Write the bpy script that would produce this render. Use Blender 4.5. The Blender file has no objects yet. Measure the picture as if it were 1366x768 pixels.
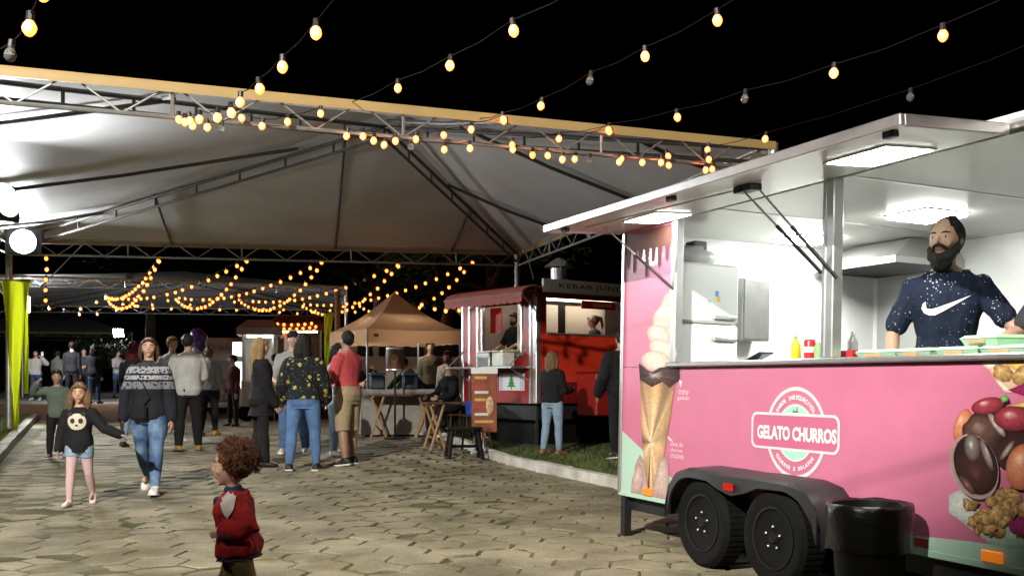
import bpy, math, random
from mathutils import Vector, Matrix, noise
from mathutils.bvhtree import BVHTree
random.seed(11)
R = math.radians
S = bpy.context.scene
COL = S.collection

# ------------------------------------------------------------------ camera, sky, exposure
FPX, CX, HY, CH = 1380.0, 683.0, 507.0, 1.2      # focal length in photo pixels, centre, horizon row, lens height
cam = bpy.data.cameras.new('camera')
cam.sensor_width = 36
cam.lens = 36 * FPX / 1366
cam.shift_y = (HY - 384) / 1366
cam.clip_end = 600
camo = bpy.data.objects.new('camera', cam)
camo.location = (0, 0, CH)
camo.rotation_euler = (R(90), 0, 0)
COL.objects.link(camo)
S.camera = camo

W = bpy.data.worlds.new('World')
S.world = W
W.use_nodes = True
wn = W.node_tree.nodes
sky = wn.new('ShaderNodeTexSky')
sky.sky_type = 'NISHITA'
sky.sun_disc = False
sky.sun_elevation = R(-6)
sky.sun_rotation = R(200)
wn['Background'].inputs['Strength'].default_value = 0.05
W.node_tree.links.new(sky.outputs[0], wn['Background'].inputs[0])
S.view_settings.view_transform = 'Standard'
S.view_settings.look = 'None'
S.view_settings.gamma = 1
S.view_settings.exposure = 0.0
S.cycles.use_denoising = True
S.cycles.max_bounces = 6
S.cycles.sample_clamp_indirect = 6.0
S.cycles.caustics_reflective = False
S.cycles.caustics_refractive = False

def at(px, py, Y):
    return Vector(((px - CX) / FPX * Y, Y, CH - (py - HY) / FPX * Y))

def sstep(a, b, x):
    t = max(0.0, min(1.0, (x - a) / (b - a)))
    return t * t * (3 - 2 * t)

def lerp_tab(tab, x):
    if x <= tab[0][0]: return tab[0][1]
    for (x0, y0), (x1, y1) in zip(tab, tab[1:]):
        if x <= x1: return y0 + (y1 - y0) * (x - x0) / (x1 - x0)
    return tab[-1][1]

GT = [(9.5, 0), (14, .10), (17, .15), (22, .2), (26.3, .24), (28.2, .52), (60, .62), (90, .62)]
def gz(x, y):
    """height of the paved ground: flat near, gently rising, then a low earth bank"""
    full = lerp_tab(GT, y)
    k = sstep(.4, -2.2, x)
    far = sstep(22, 27, y)
    return full * max(k, far)

def foot(px, py):
    """ground point seen at a photo pixel"""
    Y = 12.0
    for _ in range(40):
        X = (px - CX) / FPX * Y
        Y = .5 * Y + .5 * (CH - gz(X, Y)) * FPX / max(6, py - HY)
    return Vector(((px - CX) / FPX * Y, Y, gz((px - CX) / FPX * Y, Y)))

# ------------------------------------------------------------------ materials
MATS = {}
def mat(name, col, rough=.6, metal=0.0, var=.12, scale=8.0, bump=0.0, bscale=60.0, emit=None, es=0.0, spec=.5, coat=0.0, alpha=None, trans=0.0, sss=0.0):
    if name in MATS: return MATS[name]
    m = bpy.data.materials.new(name); m.use_nodes = True
    nt = m.node_tree; b = nt.nodes['Principled BSDF']
    b.inputs['Roughness'].default_value = rough
    b.inputs['Metallic'].default_value = metal
    b.inputs['Specular IOR Level'].default_value = spec
    b.inputs['Coat Weight'].default_value = coat
    b.inputs['Transmission Weight'].default_value = trans
    if sss:
        b.inputs['Subsurface Weight'].default_value = sss
        b.inputs['Subsurface Radius'].default_value = (.02, .008, .004)
    tc = nt.nodes.new('ShaderNodeTexCoord')
    no = nt.nodes.new('ShaderNodeTexNoise')
    no.inputs['Scale'].default_value = scale; no.inputs['Detail'].default_value = 5; no.inputs['Roughness'].default_value = .62
    nt.links.new(tc.outputs['Object'], no.inputs['Vector'])
    rp = nt.nodes.new('ShaderNodeValToRGB')
    e = rp.color_ramp.elements
    e[0].position = .3; e[1].position = .7
    e[0].color = (*[max(0, c * (1 - var)) for c in col], 1)
    e[1].color = (*[min(1, c * (1 + var)) for c in col], 1)
    nt.links.new(no.outputs['Fac'], rp.inputs['Fac'])
    nt.links.new(rp.outputs['Color'], b.inputs['Base Color'])
    if bump:
        n2 = nt.nodes.new('ShaderNodeTexNoise'); n2.inputs['Scale'].default_value = bscale; n2.inputs['Detail'].default_value = 6
        nt.links.new(tc.outputs['Object'], n2.inputs['Vector'])
        bp = nt.nodes.new('ShaderNodeBump'); bp.inputs['Strength'].default_value = bump; bp.inputs['Distance'].default_value = .01
        nt.links.new(n2.outputs['Fac'], bp.inputs['Height'])
        nt.links.new(bp.outputs['Normal'], b.inputs['Normal'])
    if emit:
        b.inputs['Emission Color'].default_value = (*emit, 1)
        b.inputs['Emission Strength'].default_value = es
    if alpha is not None: b.inputs['Alpha'].default_value = alpha
    MATS[name] = m
    return m

def nodes_of(m): return m.node_tree, m.node_tree.nodes['Principled BSDF']

# ------------------------------------------------------------------ mesh builder
class MB:
    def __init__(s):
        s.v = []; s.f = []; s.m = []
    def add(s, vs, fs, mi=0):
        o = len(s.v)
        s.v += [tuple(v) for v in vs]
        s.f += [tuple(i + o for i in f) for f in fs]
        s.m += [mi] * len(fs)
        return s
    def box(s, a, b, mi=0, M=None, bev=0.0):
        x0, y0, z0 = a; x1, y1, z1 = b
        if bev:
            return s.bbox(a, b, bev, mi, M)
        vs = [(x, y, z) for x in (x0, x1) for y in (y0, y1) for z in (z0, z1)]
        fs = [(0, 1, 3, 2), (4, 6, 7, 5), (0, 4, 5, 1), (2, 3, 7, 6), (0, 2, 6, 4), (1, 5, 7, 3)]
        if M: vs = [M @ Vector(v) for v in vs]
        return s.add(vs, fs, mi)
    def bbox(s, a, b, bev, mi=0, M=None):
        """box with chamfered edges"""
        lo = Vector(a); hi = Vector(b)
        d = hi - lo
        k = min(bev, min(d) * .45)
        pts = {}
        vs = []
        for ix in (0, 1):
            for iy in (0, 1):
                for iz in (0, 1):
                    c = [(lo, hi)[i][j] for j, i in enumerate((ix, iy, iz))]
                    sg = [1 - 2 * i for i in (ix, iy, iz)]
                    for ax in range(3):
                        p = list(c)
                        for j in range(3):
                            if j != ax: p[j] += sg[j] * k
                        pts[(ix, iy, iz, ax)] = len(vs); vs.append(p)
        fs = []
        for ax in range(3):
            o1, o2 = [j for j in range(3) if j != ax]
            for sd in (0, 1):
                q = []
                for (u, w) in ((0, 0), (1, 0), (1, 1), (0, 1)):
                    i = [0, 0, 0]; i[ax] = sd; i[o1] = u; i[o2] = w
                    q.append(pts[(*i, ax)])
                fs.append(tuple(q))
        for ax in range(3):
            o1, o2 = [j for j in range(3) if j != ax]
            for u in (0, 1):
                for w in (0, 1):
                    q = []
                    for e, a2 in ((0, o1), (0, o2), (1, o2), (1, o1)):
                        i = [0, 0, 0]; i[ax] = e; i[o1] = u; i[o2] = w
                        q.append(pts[(*i, a2)])
                    fs.append(tuple(q))
        for ix in (0, 1):
            for iy in (0, 1):
                for iz in (0, 1):
                    fs.append(tuple(pts[(ix, iy, iz, ax)] for ax in range(3)))
        if M: vs = [M @ Vector(v) for v in vs]
        return s.add(vs, fs, mi)
    def loft(s, rings, mi=0, caps=True, closed=True):
        n = len(rings[0]); vs = [p for r in rings for p in r]; fs = []
        for i in range(len(rings) - 1):
            for j in range(n if closed else n - 1):
                k = (j + 1) % n
                fs.append((i * n + j, i * n + k, (i + 1) * n + k, (i + 1) * n + j))
        if caps:
            fs.append(tuple(reversed(range(n))))
            fs.append(tuple((len(rings) - 1) * n + j for j in range(n)))
        return s.add(vs, fs, mi)
    def tube(s, pts, r, n=8, mi=0, flat=1.0, up=None, rnd=False):
        pts = [Vector(p) for p in pts]
        rr = list(r) if hasattr(r, '__len__') else [r] * len(pts)
        if rnd:
            d0 = (pts[0] - pts[1]).normalized(); d1 = (pts[-1] - pts[-2]).normalized()
            pts = [pts[0] + d0 * rr[0] * .8, pts[0] + d0 * rr[0] * .45] + pts + [pts[-1] + d1 * rr[-1] * .45, pts[-1] + d1 * rr[-1] * .8]
            rr = [rr[0] * .45, rr[0] * .85] + rr + [rr[-1] * .85, rr[-1] * .45]
        rings = []
        t = (pts[1] - pts[0]).normalized()
        u = Vector(up) if up else (Vector((0, 0, 1)) if abs(t.z) < .9 else Vector((0, 1, 0)))
        for i, p in enumerate(pts):
            if i == 0: t = pts[1] - pts[0]
            elif i == len(pts) - 1: t = pts[-1] - pts[-2]
            else: t = (pts[i + 1] - p).normalized() + (p - pts[i - 1]).normalized()
            t = t.normalized() if t.length > 1e-9 else Vector((0, 0, 1))
            u = (u - t * u.dot(t))
            u = u.normalized() if u.length > 1e-6 else t.orthogonal().normalized()
            w = t.cross(u)
            rings.append([p + (u * math.cos(a) * flat + w * math.sin(a)) * rr[i] for a in [2 * math.pi * j / n for j in range(n)]])
        return s.loft(rings, mi)
    def ball(s, c, r, nu=14, nv=9, mi=0, M=None, fn=None):
        rx, ry, rz = r if hasattr(r, '__len__') else (r, r, r)
        vs = [Vector((0, 0, -1))]
        for i in range(1, nv):
            a = -math.pi / 2 + math.pi * i / nv
            vs += [Vector((math.cos(a) * math.cos(2 * math.pi * j / nu), math.cos(a) * math.sin(2 * math.pi * j / nu), math.sin(a))) for j in range(nu)]
        vs.append(Vector((0, 0, 1)))
        if fn: vs = [fn(v) for v in vs]
        vs = [Vector((v.x * rx, v.y * ry, v.z * rz)) for v in vs]
        if M: vs = [M @ v for v in vs]
        vs = [v + Vector(c) for v in vs]
        fs = [(0, 1 + (j + 1) % nu, 1 + j) for j in range(nu)]
        for i in range(nv - 2):
            for j in range(nu):
                k = (j + 1) % nu
                fs.append((1 + i * nu + j, 1 + i * nu + k, 1 + (i + 1) * nu + k, 1 + (i + 1) * nu + j))
        L = len(vs) - 1; b = 1 + (nv - 2) * nu
        fs += [(L, b + j, b + (j + 1) % nu) for j in range(nu)]
        return s.add(vs, fs, mi)
    def lathe(s, prof, c=(0, 0, 0), n=20, mi=0, M=None):
        rings = []
        for (r, z) in prof:
            ring = [Vector((r * math.cos(2 * math.pi * j / n), r * math.sin(2 * math.pi * j / n), z)) for j in range(n)]
            if M: ring = [M @ v for v in ring]
            rings.append([v + Vector(c) for v in ring])
        return s.loft(rings, mi)
    def poly(s, pts, mi=0):
        return s.add(pts, [tuple(range(len(pts)))], mi)
    def mesh(s, name):
        me = bpy.data.meshes.new(name)
        me.from_pydata(s.v, [], s.f)
        me.polygons.foreach_set('material_index', s.m)
        me.update()
        return me
    def build(s, name, mats, parent=None, smooth=False):
        me = s.mesh(name)
        for m in (mats if isinstance(mats, (list, tuple)) else [mats]): me.materials.append(m)
        if smooth:
            me.polygons.foreach_set('use_smooth', [True] * len(me.polygons))
            if smooth != 'all': me.set_sharp_from_angle(angle=R(38))
        return link(name, me, parent)

def link(name, data, parent=None):
    o = bpy.data.objects.new(name, data)
    COL.objects.link(o)
    if parent is not None: o.parent = parent
    return o

def tag(o, label=None, cat=None, group=None, kind=None):
    if label: o['label'] = label
    if cat: o['category'] = cat
    if group: o['group'] = group
    if kind: o['kind'] = kind
    return o

def thing(name, label, cat, loc=(0, 0, 0), rz=0.0, group=None):
    o = link(name, None)
    o.location = loc; o.rotation_euler = (0, 0, rz)
    o.empty_display_size = .2
    return tag(o, label, cat, group)

def copy_tree(o, parent=None):
    c = o.copy(); COL.objects.link(c)
    if parent is not None: c.parent = parent
    for ch in list(o.children): copy_tree(ch, c)
    return c

def text_mesh(txt, size, bold=.0, spacing=1.0):
    cu = bpy.data.curves.new('t', 'FONT')
    cu.body = txt; cu.size = size; cu.offset = bold; cu.align_x = 'CENTER'; cu.align_y = 'CENTER'; cu.space_character = spacing
    cu.resolution_u = 3
    ob = bpy.data.objects.new('t', cu); COL.objects.link(ob)
    dg = bpy.context.evaluated_depsgraph_get()
    me = bpy.data.meshes.new_from_object(ob.evaluated_get(dg))
    bpy.data.objects.remove(ob); bpy.data.curves.remove(cu)
    xs = [v.co.x for v in me.vertices]; ys = [v.co.y for v in me.vertices]
    cx, cy = (min(xs) + max(xs)) / 2, (min(ys) + max(ys)) / 2
    for v in me.vertices: v.co.x -= cx; v.co.y -= cy
    return me, max(xs) - min(xs), max(ys) - min(ys)

# ------------------------------------------------------------------ shared materials
M_steel = mat('galvanised_steel', (.42, .42, .41), .42, .75, .15, 14)
M_alu = mat('aluminium', (.62, .62, .62), .32, .85, .08, 10)
M_dsteel = mat('dark_steel', (.03, .03, .032), .45, .4, .25, 20)
M_black = mat('black_plastic', (.006, .006, .006), .5, 0, .3, 18, .15, 90, spec=.3)
M_rubber = mat('tyre_rubber', (.006, .006, .006), .8, 0, .35, 25, .3, 120, spec=.15)
M_white = mat('white_laminate', (.82, .83, .81), .28, 0, .03, 5)
M_cable = mat('black_cable', (.006, .005, .005), .85, spec=.1)
M_wood = mat('pale_wood', (.36, .2, .09), .55, 0, .3, 22, .2, 80)
M_dwood = mat('dark_wood', (.09, .04, .02), .5, 0, .35, 18, .2, 70)
def led(name, col, s): return mat(name, (.8, .8, .8), .5, emit=col, es=s)
# ------------------------------------------------------------------ setting: ground, pavers, kerbs, grass
RD = Vector((-.37, .929, 0)).normalized()       # road direction
RN = Vector((RD.y, -RD.x, 0))                   # to the road's other side
RK = [(6.2, -9), (4.1, 3.3), (2.75, 7.5), (1.15, 11.83), (-.03, 14.9), (-1.15, 19), (-2.1, 23.7), (-2.6, 26.3)]   # right kerb
LKp = [(-1.35, .5), (-3.95, 7), (-6.78, 13.7), (-9.4, 20), (-12.0, 26.2)]                                         # left kerb
def rkx(y): return lerp_tab(sorted((b, a) for a, b in RK), y)
def lkx(y): return lerp_tab(sorted((b, a) for a, b in LKp), y)

def ground_material():
    m = mat('earth_and_moss', (.12, .105, .05), .95, 0, .5, 3, .7, 70)
    nt, b = nodes_of(m)
    geo = nt.nodes.new('ShaderNodeNewGeometry')
    n1 = nt.nodes.new('ShaderNodeTexNoise'); n1.inputs['Scale'].default_value = 1.1; n1.inputs['Detail'].default_value = 9; n1.inputs['Roughness'].default_value = .7
    n2 = nt.nodes.new('ShaderNodeTexNoise'); n2.inputs['Scale'].default_value = 70; n2.inputs['Detail'].default_value = 6; n2.inputs['Roughness'].default_value = .8
    nt.links.new(geo.outputs['Position'], n1.inputs['Vector']); nt.links.new(geo.outputs['Position'], n2.inputs['Vector'])
    r1 = nt.nodes.new('ShaderNodeValToRGB'); e = r1.color_ramp.elements
    e[0].position = .40; e[0].color = (.06, .06, .02, 1); e[1].position = .68; e[1].color = (.27, .24, .16, 1)
    k = e.new(.53); k.color = (.13, .118, .06, 1)
    r2 = nt.nodes.new('ShaderNodeValToRGB'); e = r2.color_ramp.elements
    e[0].position = .34; e[0].color = (.5, .5, .48, 1); e[1].position = .66; e[1].color = (1.25, 1.25, 1.2, 1)
    nt.links.new(n1.outputs['Fac'], r1.inputs['Fac']); nt.links.new(n2.outputs['Fac'], r2.inputs['Fac'])
    mx = nt.nodes.new('ShaderNodeMix'); mx.data_type = 'RGBA'; mx.blend_type = 'MULTIPLY'; mx.inputs['Factor'].default_value = 1
    nt.links.new(r1.outputs['Color'], mx.inputs[6]); nt.links.new(r2.outputs['Color'], mx.inputs[7]); nt.links.new(mx.outputs[2], b.inputs['Base Color'])
    return m
mb = MB()
xs = [-220, -120, -60, -30, -20, -16, -14, -12] + [-10 + .11 * i for i in range(128)] + [4.2, 5, 6, 8, 12, 20, 30, 60, 120, 220]
ys = [-60, -20, -8, 0, 4] + [4.6 + .11 * i for i in range(112)] + [17 + .5 * i for i in range(26)] + [31, 34, 38, 44, 52, 60, 80, 120, 200, 400]
def sand(x, y):
    # sand and silt washed over the stones: it fills the joints and buries some pavers
    v = noise.noise(Vector((x * .55, y * .4, 1.7))) * .6 + noise.noise(Vector((x * 1.9, y * 1.5, 4.2))) * .35 + noise.noise(Vector((x * 5, y * 5, 9))) * .25
    side = .5 * sstep(-.6, -3.2, x + .4 * (y - 7)) 
    return -.0065 + .009 * max(-.5, min(1.2, v - .15 + side))
vs = [(x, y, gz(x, y) + (sand(x, y) if 4.5 < y < 17 and -10.1 < x < 4.1 else -.007)) for y in ys for x in xs]
n = len(xs)
fs = [(j * n + i, j * n + i + 1, (j + 1) * n + i + 1, (j + 1) * n + i) for j in range(len(ys) - 1) for i in range(n - 1)]
mb.add(vs, fs)
M_earth = ground_material()
ground = mb.build('ground', M_earth, None, 'all')
tag(ground, 'earth and moss ground under the hexagonal pavers', kind='structure')

def paver_material():
    m = mat('paver_concrete', (.3, .265, .19), .9, 0, .2, 2.2, .55, 45)
    nt, b = nodes_of(m)
    # finer pits and grain, plus one tone per stone
    tc = nt.nodes.new('ShaderNodeTexCoord')
    geo = nt.nodes.new('ShaderNodeNewGeometry')
    n1 = nt.nodes.new('ShaderNodeTexNoise'); n1.inputs['Scale'].default_value = 55; n1.inputs['Detail'].default_value = 8; n1.inputs['Roughness'].default_value = .75
    nt.links.new(geo.outputs['Position'], n1.inputs['Vector'])
    n0 = nt.nodes.new('ShaderNodeTexNoise'); n0.inputs['Scale'].default_value = 1.3; n0.inputs['Detail'].default_value = 8; n0.inputs['Roughness'].default_value = .62
    nt.links.new(geo.outputs['Position'], n0.inputs['Vector'])
    r1 = nt.nodes.new('ShaderNodeValToRGB')
    r1.color_ramp.elements[0].position = .33; r1.color_ramp.elements[0].color = (.6, .6, .58, 1)
    r1.color_ramp.elements[1].position = .66; r1.color_ramp.elements[1].color = (1.15, 1.15, 1.12, 1)
    nt.links.new(n1.outputs['Fac'], r1.inputs['Fac'])
    r0 = nt.nodes.new('ShaderNodeValToRGB')
    r0.color_ramp.elements[0].position = .38; r0.color_ramp.elements[0].color = (.175, .152, .095, 1)
    r0.color_ramp.elements[1].position = .62; r0.color_ramp.elements[1].color = (.37, .322, .222, 1)
    nt.links.new(n0.outputs['Fac'], r0.inputs['Fac'])
    at_ = nt.nodes.new('ShaderNodeAttribute'); at_.attribute_type = 'GEOMETRY'; at_.attribute_name = 'tone'
    mx = nt.nodes.new('ShaderNodeMix'); mx.data_type = 'RGBA'; mx.blend_type = 'MULTIPLY'; mx.inputs['Factor'].default_value = 1
    nt.links.new(r0.outputs['Color'], mx.inputs[6]); nt.links.new(r1.outputs['Color'], mx.inputs[7])
    nt.links.new(mx.outputs[2], b.inputs['Base Color'])
    return m
M_pav = paver_material()
HXR = .215                                          # circumradius of a paver
def hexa(mb, c, rot, r, h, tilt=(0, 0), ch=.007, jag=0.0):
    rings = []
    for (k, z) in ((1.0, h - .05), (1.0, h - ch * .7), (1 - ch / r, h)):
        ring = []
        for j in range(6):
            a = rot + math.pi / 3 * j
            rr = r * k * (1 + (random.random() - .5) * jag)
            x, y = rr * math.cos(a), rr * math.sin(a)
            ring.append((c[0] + x, c[1] + y, c[2] + z + x * tilt[0] + y * tilt[1]))
        rings.append(ring)
    mb.loft(rings, 0, True)
rot0 = math.atan2(RN.y, RN.x)
cells = []
du = HXR * 1.5; dv = HXR * math.sqrt(3)
for i in range(-10, 140):
    for j in range(-60, 60):
        p = RN * (j * du) + RD * ((i + .5 * (j % 2)) * dv) + Vector((0, 3.6, 0))
        if p.y < 4.6 or p.y > 26.2: continue
        if p.x > rkx(p.y) - .13 or p.x < lkx(p.y) + .12: continue
        cells.append(p)
def vis(p):
    px = CX + FPX * p.x / p.y; py = HY + FPX * (CH - gz(p.x, p.y)) / p.y
    return -30 < px < 960 and py < 775
near = sorted([p for p in cells if vis(p)], key=lambda p: p.y)[:300]
nearset = {(round(p.x, 3), round(p.y, 3)) for p in near}
hm = []
for k in range(14):
    mb = MB(); hexa(mb, (0, 0, 0), rot0, HXR * random.uniform(.93, .97), 0, ch=.009, jag=.08)
    me = mb.mesh('paver'); me.materials.append(M_pav); hm.append(me)
for k, p in enumerate(near):
    o = link('paver', random.choice(hm), ground)
    o.location = (p.x + random.uniform(-.006, .006), p.y + random.uniform(-.006, .006), gz(p.x, p.y) + random.uniform(-.006, .004))
    o.rotation_euler = (random.gauss(0, .012), random.gauss(0, .012), random.choice((0, 1, 2, 3, 4, 5)) * math.pi / 3 + random.gauss(0, .03))
mb = MB()
for p in cells:
    if (round(p.x, 3), round(p.y, 3)) in nearset: continue
    hexa(mb, (p.x, p.y, gz(p.x, p.y) + random.uniform(-.005, .003)), rot0 + random.gauss(0, .02), HXR * random.uniform(.93, .97), 0, (random.gauss(0, .01), random.gauss(0, .01)), ch=.008, jag=.07)
pf = mb.build('paver_field', M_pav, ground)
tag(pf, kind='stuff')

# moss and grass tufts in the joints
M_moss = mat('joint_moss', (.10, .115, .028), .9, 0, .4, 6)
mb = MB()
for p in cells:
    if p.y > 13: continue
    dens = noise.noise(p * .55 + Vector((3, 1, 0))) + .35 * sstep(-2, 2, p.x)
    if dens < -.02: continue
    for e in range(3):
        if random.random() > .45 + dens: continue
        a = rot0 + math.pi / 6 + math.pi / 3 * e
        q = p + Vector((math.cos(a), math.sin(a), 0)) * HXR * .866
        td = Vector((-math.sin(a), math.cos(a), 0))
        for b in range(random.randint(5, 16)):
            c = q + td * random.uniform(-.08, .08) + Vector((random.gauss(0, .008), random.gauss(0, .008), 0))
            c.z = gz(c.x, c.y) - .02
            h = random.uniform(.012, .034); an = random.uniform(0, 6.28); w = random.uniform(.004, .010)
            s_ = Vector((math.cos(an), math.sin(an), 0)); l = Vector((random.gauss(0, .014), random.gauss(0, .014), h))
            mb.add([c - s_ * w, c + s_ * w, c + l], [(0, 1, 2)])
tag(mb.build('joint_grass', M_moss), 'green grass and moss growing in the paver joints', 'grass', kind='stuff')

# raised moss ridges along the joints
M_ridge = mat('moss_ridge', (.12, .105, .045), .95, 0, .45, 14, .6, 90)
mb = MB(); rr_ = random.Random(8)
for p in cells:
    if p.y > 17 or p.x / p.y < -.55 or p.x / p.y > .3: continue
    dens = .12 + .9 * noise.noise(p * .5 + Vector((1, 7, 0))) + .62 * sstep(-3.2, .3, p.x) - .25 * sstep(9, 14, p.y)
    for e in range(3):
        if rr_.random() > dens: continue
        a = rot0 + math.pi / 6 + math.pi / 3 * e
        q = p + Vector((math.cos(a), math.sin(a), 0)) * HXR * .866; td = Vector((-math.sin(a), math.cos(a), 0)); nd = Vector((math.cos(a), math.sin(a), 0))
        rings = []; hl = HXR * .5 * rr_.uniform(.55, 1.05); sh_ = rr_.uniform(-.02, .02)
        for k in range(7):
            u = -1 + k / 3; c = q + td * (hl * u + sh_); c.z = gz(c.x, c.y) - .006
            w = rr_.uniform(.008, .017) * (1 - .45 * abs(u)); h = rr_.uniform(.006, .015) * (1 - .6 * u * u)
            j = rr_.uniform(-.006, .006)
            rings.append([c + nd * (w + j), c + nd * (w * .5 + j) + Vector((0, 0, h * .8)), c + nd * j + Vector((0, 0, h)), c + nd * (-w * .55 + j) + Vector((0, 0, h * .75)), c + nd * (-w + j)])
        mb.loft(rings, 0, False, False)
tag(mb.build('joint_moss', M_ridge, None, 'all'), 'dark olive moss ridges standing in the paver joints', 'moss', kind='stuff')

# kerbs
def strip(mb, line, off0, off1, z0, z1, step=1.2, gap=0.0, cb=None):
    """cuts a polyline into slabs; off = sideways offsets"""
    out = []
    pts = [Vector((x, y, 0)) for x, y in line]
    for a, b in zip(pts, pts[1:]):
        L = (b - a).length; k = max(1, round(L / step)); t = (b - a).normalized(); nn = Vector((t.y, -t.x, 0))
        for i in range(k):
            p = a + (b - a) * (i / k) + t * gap; q = a + (b - a) * ((i + 1) / k) - t * gap
            vs = []
            for c in (p, q):
                for o_, in ((off0,), (off1,)):
                    e = c + nn * o_
                    g = gz(e.x, e.y)
                    vs += [(e.x, e.y, g + z0), (e.x, e.y, g + z1)]
            fs = [(0, 1, 3, 2), (4, 6, 7, 5), (0, 4, 5, 1), (2, 3, 7, 6), (1, 5, 7, 3)]
            out.append((vs, fs))
    return out
M_kerbw = mat('whitewashed_kerb', (.62, .6, .54), .85, 0, .25, 5, .35, 60)
M_kerbg = mat('grey_kerb', (.36, .34, .29), .9, 0, .3, 4, .4, 60)
for nm, line, o0, o1, m, lab in (('kerb_grey', LKp, -.16, 0, M_kerbg, 'grey kerb beside the grass under the yellow banner'), ('kerb_white', RK, -.13, .0, M_kerbw, 'whitewashed kerb along the grass of the red trailer')):
    k = thing(nm, lab, None); tag(k, kind='structure')
    for vs, fs in strip(None, line, o0, o1, -.06, .125, .95, .004):
        j = random.uniform(-.008, .008)
        mb = MB(); mb.add([(v[0], v[1], v[2] + (j if i % 2 else 0)) for i, v in enumerate(vs)], fs); mb.build('kerb_stone', m, k)

# lawn behind the white kerb and left of the grey kerb
M_lawn = mat('lawn_soil', (.045, .055, .014), .95, 0, .4, 5, .5, 50)
M_grass = mat('grass_blades', (.10, .125, .03), .8, 0, .45, 3)
def lawn(name, edge, side, width, label):
    mb = MB(); pts = []
    for (x, y) in edge:
        pts.append((x, y))
    for (a, b) in zip(pts, pts[1:]):
        vs = []
        for (x, y) in (a, b):
            for o_ in (0, width):
                X = x + side * o_ * RN.x; Y = y + side * o_ * RN.y
                vs.append((X, Y, gz(X, Y) * (1 if o_ == 0 else .6) + .085))
        mb.add(vs, [(0, 1, 3, 2)])
    o = mb.build(name, M_lawn); tag(o, label, kind='structure')
    g = MB(); rnd = random.Random(5)
    for (a, b) in zip(pts, pts[1:]):
        if max(a[1], b[1]) < 10: continue
        A = Vector((*a, 0)); B = Vector((*b, 0)); L = (B - A).length
        for _ in range(int(L * 1700)):
            w_ = rnd.random() ** 1.6 * 4.5; c = A.lerp(B, rnd.random()) + RN * side * w_
            c.z = gz(c.x, c.y) + .08
            h = rnd.uniform(.03, .085); an = rnd.uniform(0, 6.28); w = rnd.uniform(.005, .011)
            s_ = Vector((math.cos(an), math.sin(an), 0)); l = Vector((rnd.gauss(0, .03), rnd.gauss(0, .03), h))
            g.add([c - s_ * w, c + s_ * w, c + l], [(0, 1, 2)])
    tag(g.build('grass', M_grass), 'short green grass on the ' + label, 'grass', kind='stuff')
lawn('lawn', [(x + .12, y) for x, y in RK[2:]], 1, 12, 'lawn under the red kebab trailer')
lawn('lawn', [(x - .14, y) for x, y in LKp[1:]], -1, 8, 'verge behind the grey kerb')
# red earth bank where the ground steps up
M_bank = mat('red_earth', (.17, .075, .03), .95, 0, .3, 2.5, .6, 30)
mb = MB(); vs = []; ny = 10; nx = 60
for j in range(ny):
    for i in range(nx):
        y = 25.6 + j * .33; x = -16 + i * .42
        vs.append((x, y, gz(x, y) + .012 + .03 * noise.noise(Vector((x * 1.3, y * 1.3, 0)))))
mb.add(vs, [(j * nx + i, j * nx + i + 1, (j + 1) * nx + i + 1, (j + 1) * nx + i) for j in range(ny - 1) for i in range(nx - 1)])
tag(mb.build('earth_bank', M_bank, None, 'all'), 'low reddish earth bank across the end of the paving', kind='structure')
M_terr = mat('terrace_paving', (.24, .23, .2), .9, 0, .25, .8, .4, 30)
mb = MB()
mb.add([(-40, 28.6, .545), (20, 28.6, .545), (20, 75, .66), (-40, 75, .66)], [(0, 1, 2, 3)])
tag(mb.build('terrace', M_terr), 'pale paving beyond the earth bank', kind='structure')
# ------------------------------------------------------------------ tents
def fabric_material(name, col, rough, transl):
    m = mat(name, col, rough, 0, .13, .9, .06, 5.0)
    nt, b = nodes_of(m)
    if transl:
        tr = nt.nodes.new('ShaderNodeBsdfTranslucent'); tr.inputs['Color'].default_value = (*col, 1)
        mx = nt.nodes.new('ShaderNodeMixShader'); mx.inputs['Fac'].default_value = transl
        out = nt.nodes['Material Output']
        nt.links.new(b.outputs[0], mx.inputs[1]); nt.links.new(tr.outputs[0], mx.inputs[2]); nt.links.new(mx.outputs[0], out.inputs[0])
    return m
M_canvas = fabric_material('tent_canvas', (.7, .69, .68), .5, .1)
M_band = mat('gold_lit_canvas_band', (.42, .29, .12), .5, 0, .08, 3)  # gold light of the bulbs put into the canvas colour
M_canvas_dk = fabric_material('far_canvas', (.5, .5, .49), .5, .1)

M_beam = mat('backlit_dark_steel', (.085, .08, .075), .55, .1, .2, 9)  # steel colour darkened for the shade of beams against the floodlight
def truss(mb, a, b, h, r=.022, bay=.42, posts=5):
    """flat lattice girder: chord at a-b, second chord h below"""
    a = Vector(a); b = Vector(b); dn = Vector((0, 0, -h))
    mb.tube([a, b], r, 8); mb.tube([a + dn, b + dn], r, 8)
    L = (b - a).length; k = max(2, int(L / bay))
    for i in range(k):
        p = a.lerp(b, i / k); q = a.lerp(b, (i + 1) / k)
        if i % 2: mb.tube([p, q + dn], r * .45, 6)
        else: mb.tube([p + dn, q], r * .45, 6)
        if posts and i % posts == 0: mb.tube([p, p + dn], r * .8, 6)
    mb.tube([b, b + dn], r * .8, 6)

def ladder(mb, a, b, d=.17, r=.029, step=.9):
    a = Vector(a); b = Vector(b); dn = Vector((0, 0, -d))
    mb.tube([a, b], r, 8); mb.tube([a + dn, b + dn], r * .85, 8)
    k = max(2, int((b - a).length / step))
    for i in range(k + 1):
        p = a.lerp(b, i / k); mb.tube([p, p + dn], r * .7, 6)

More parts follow.
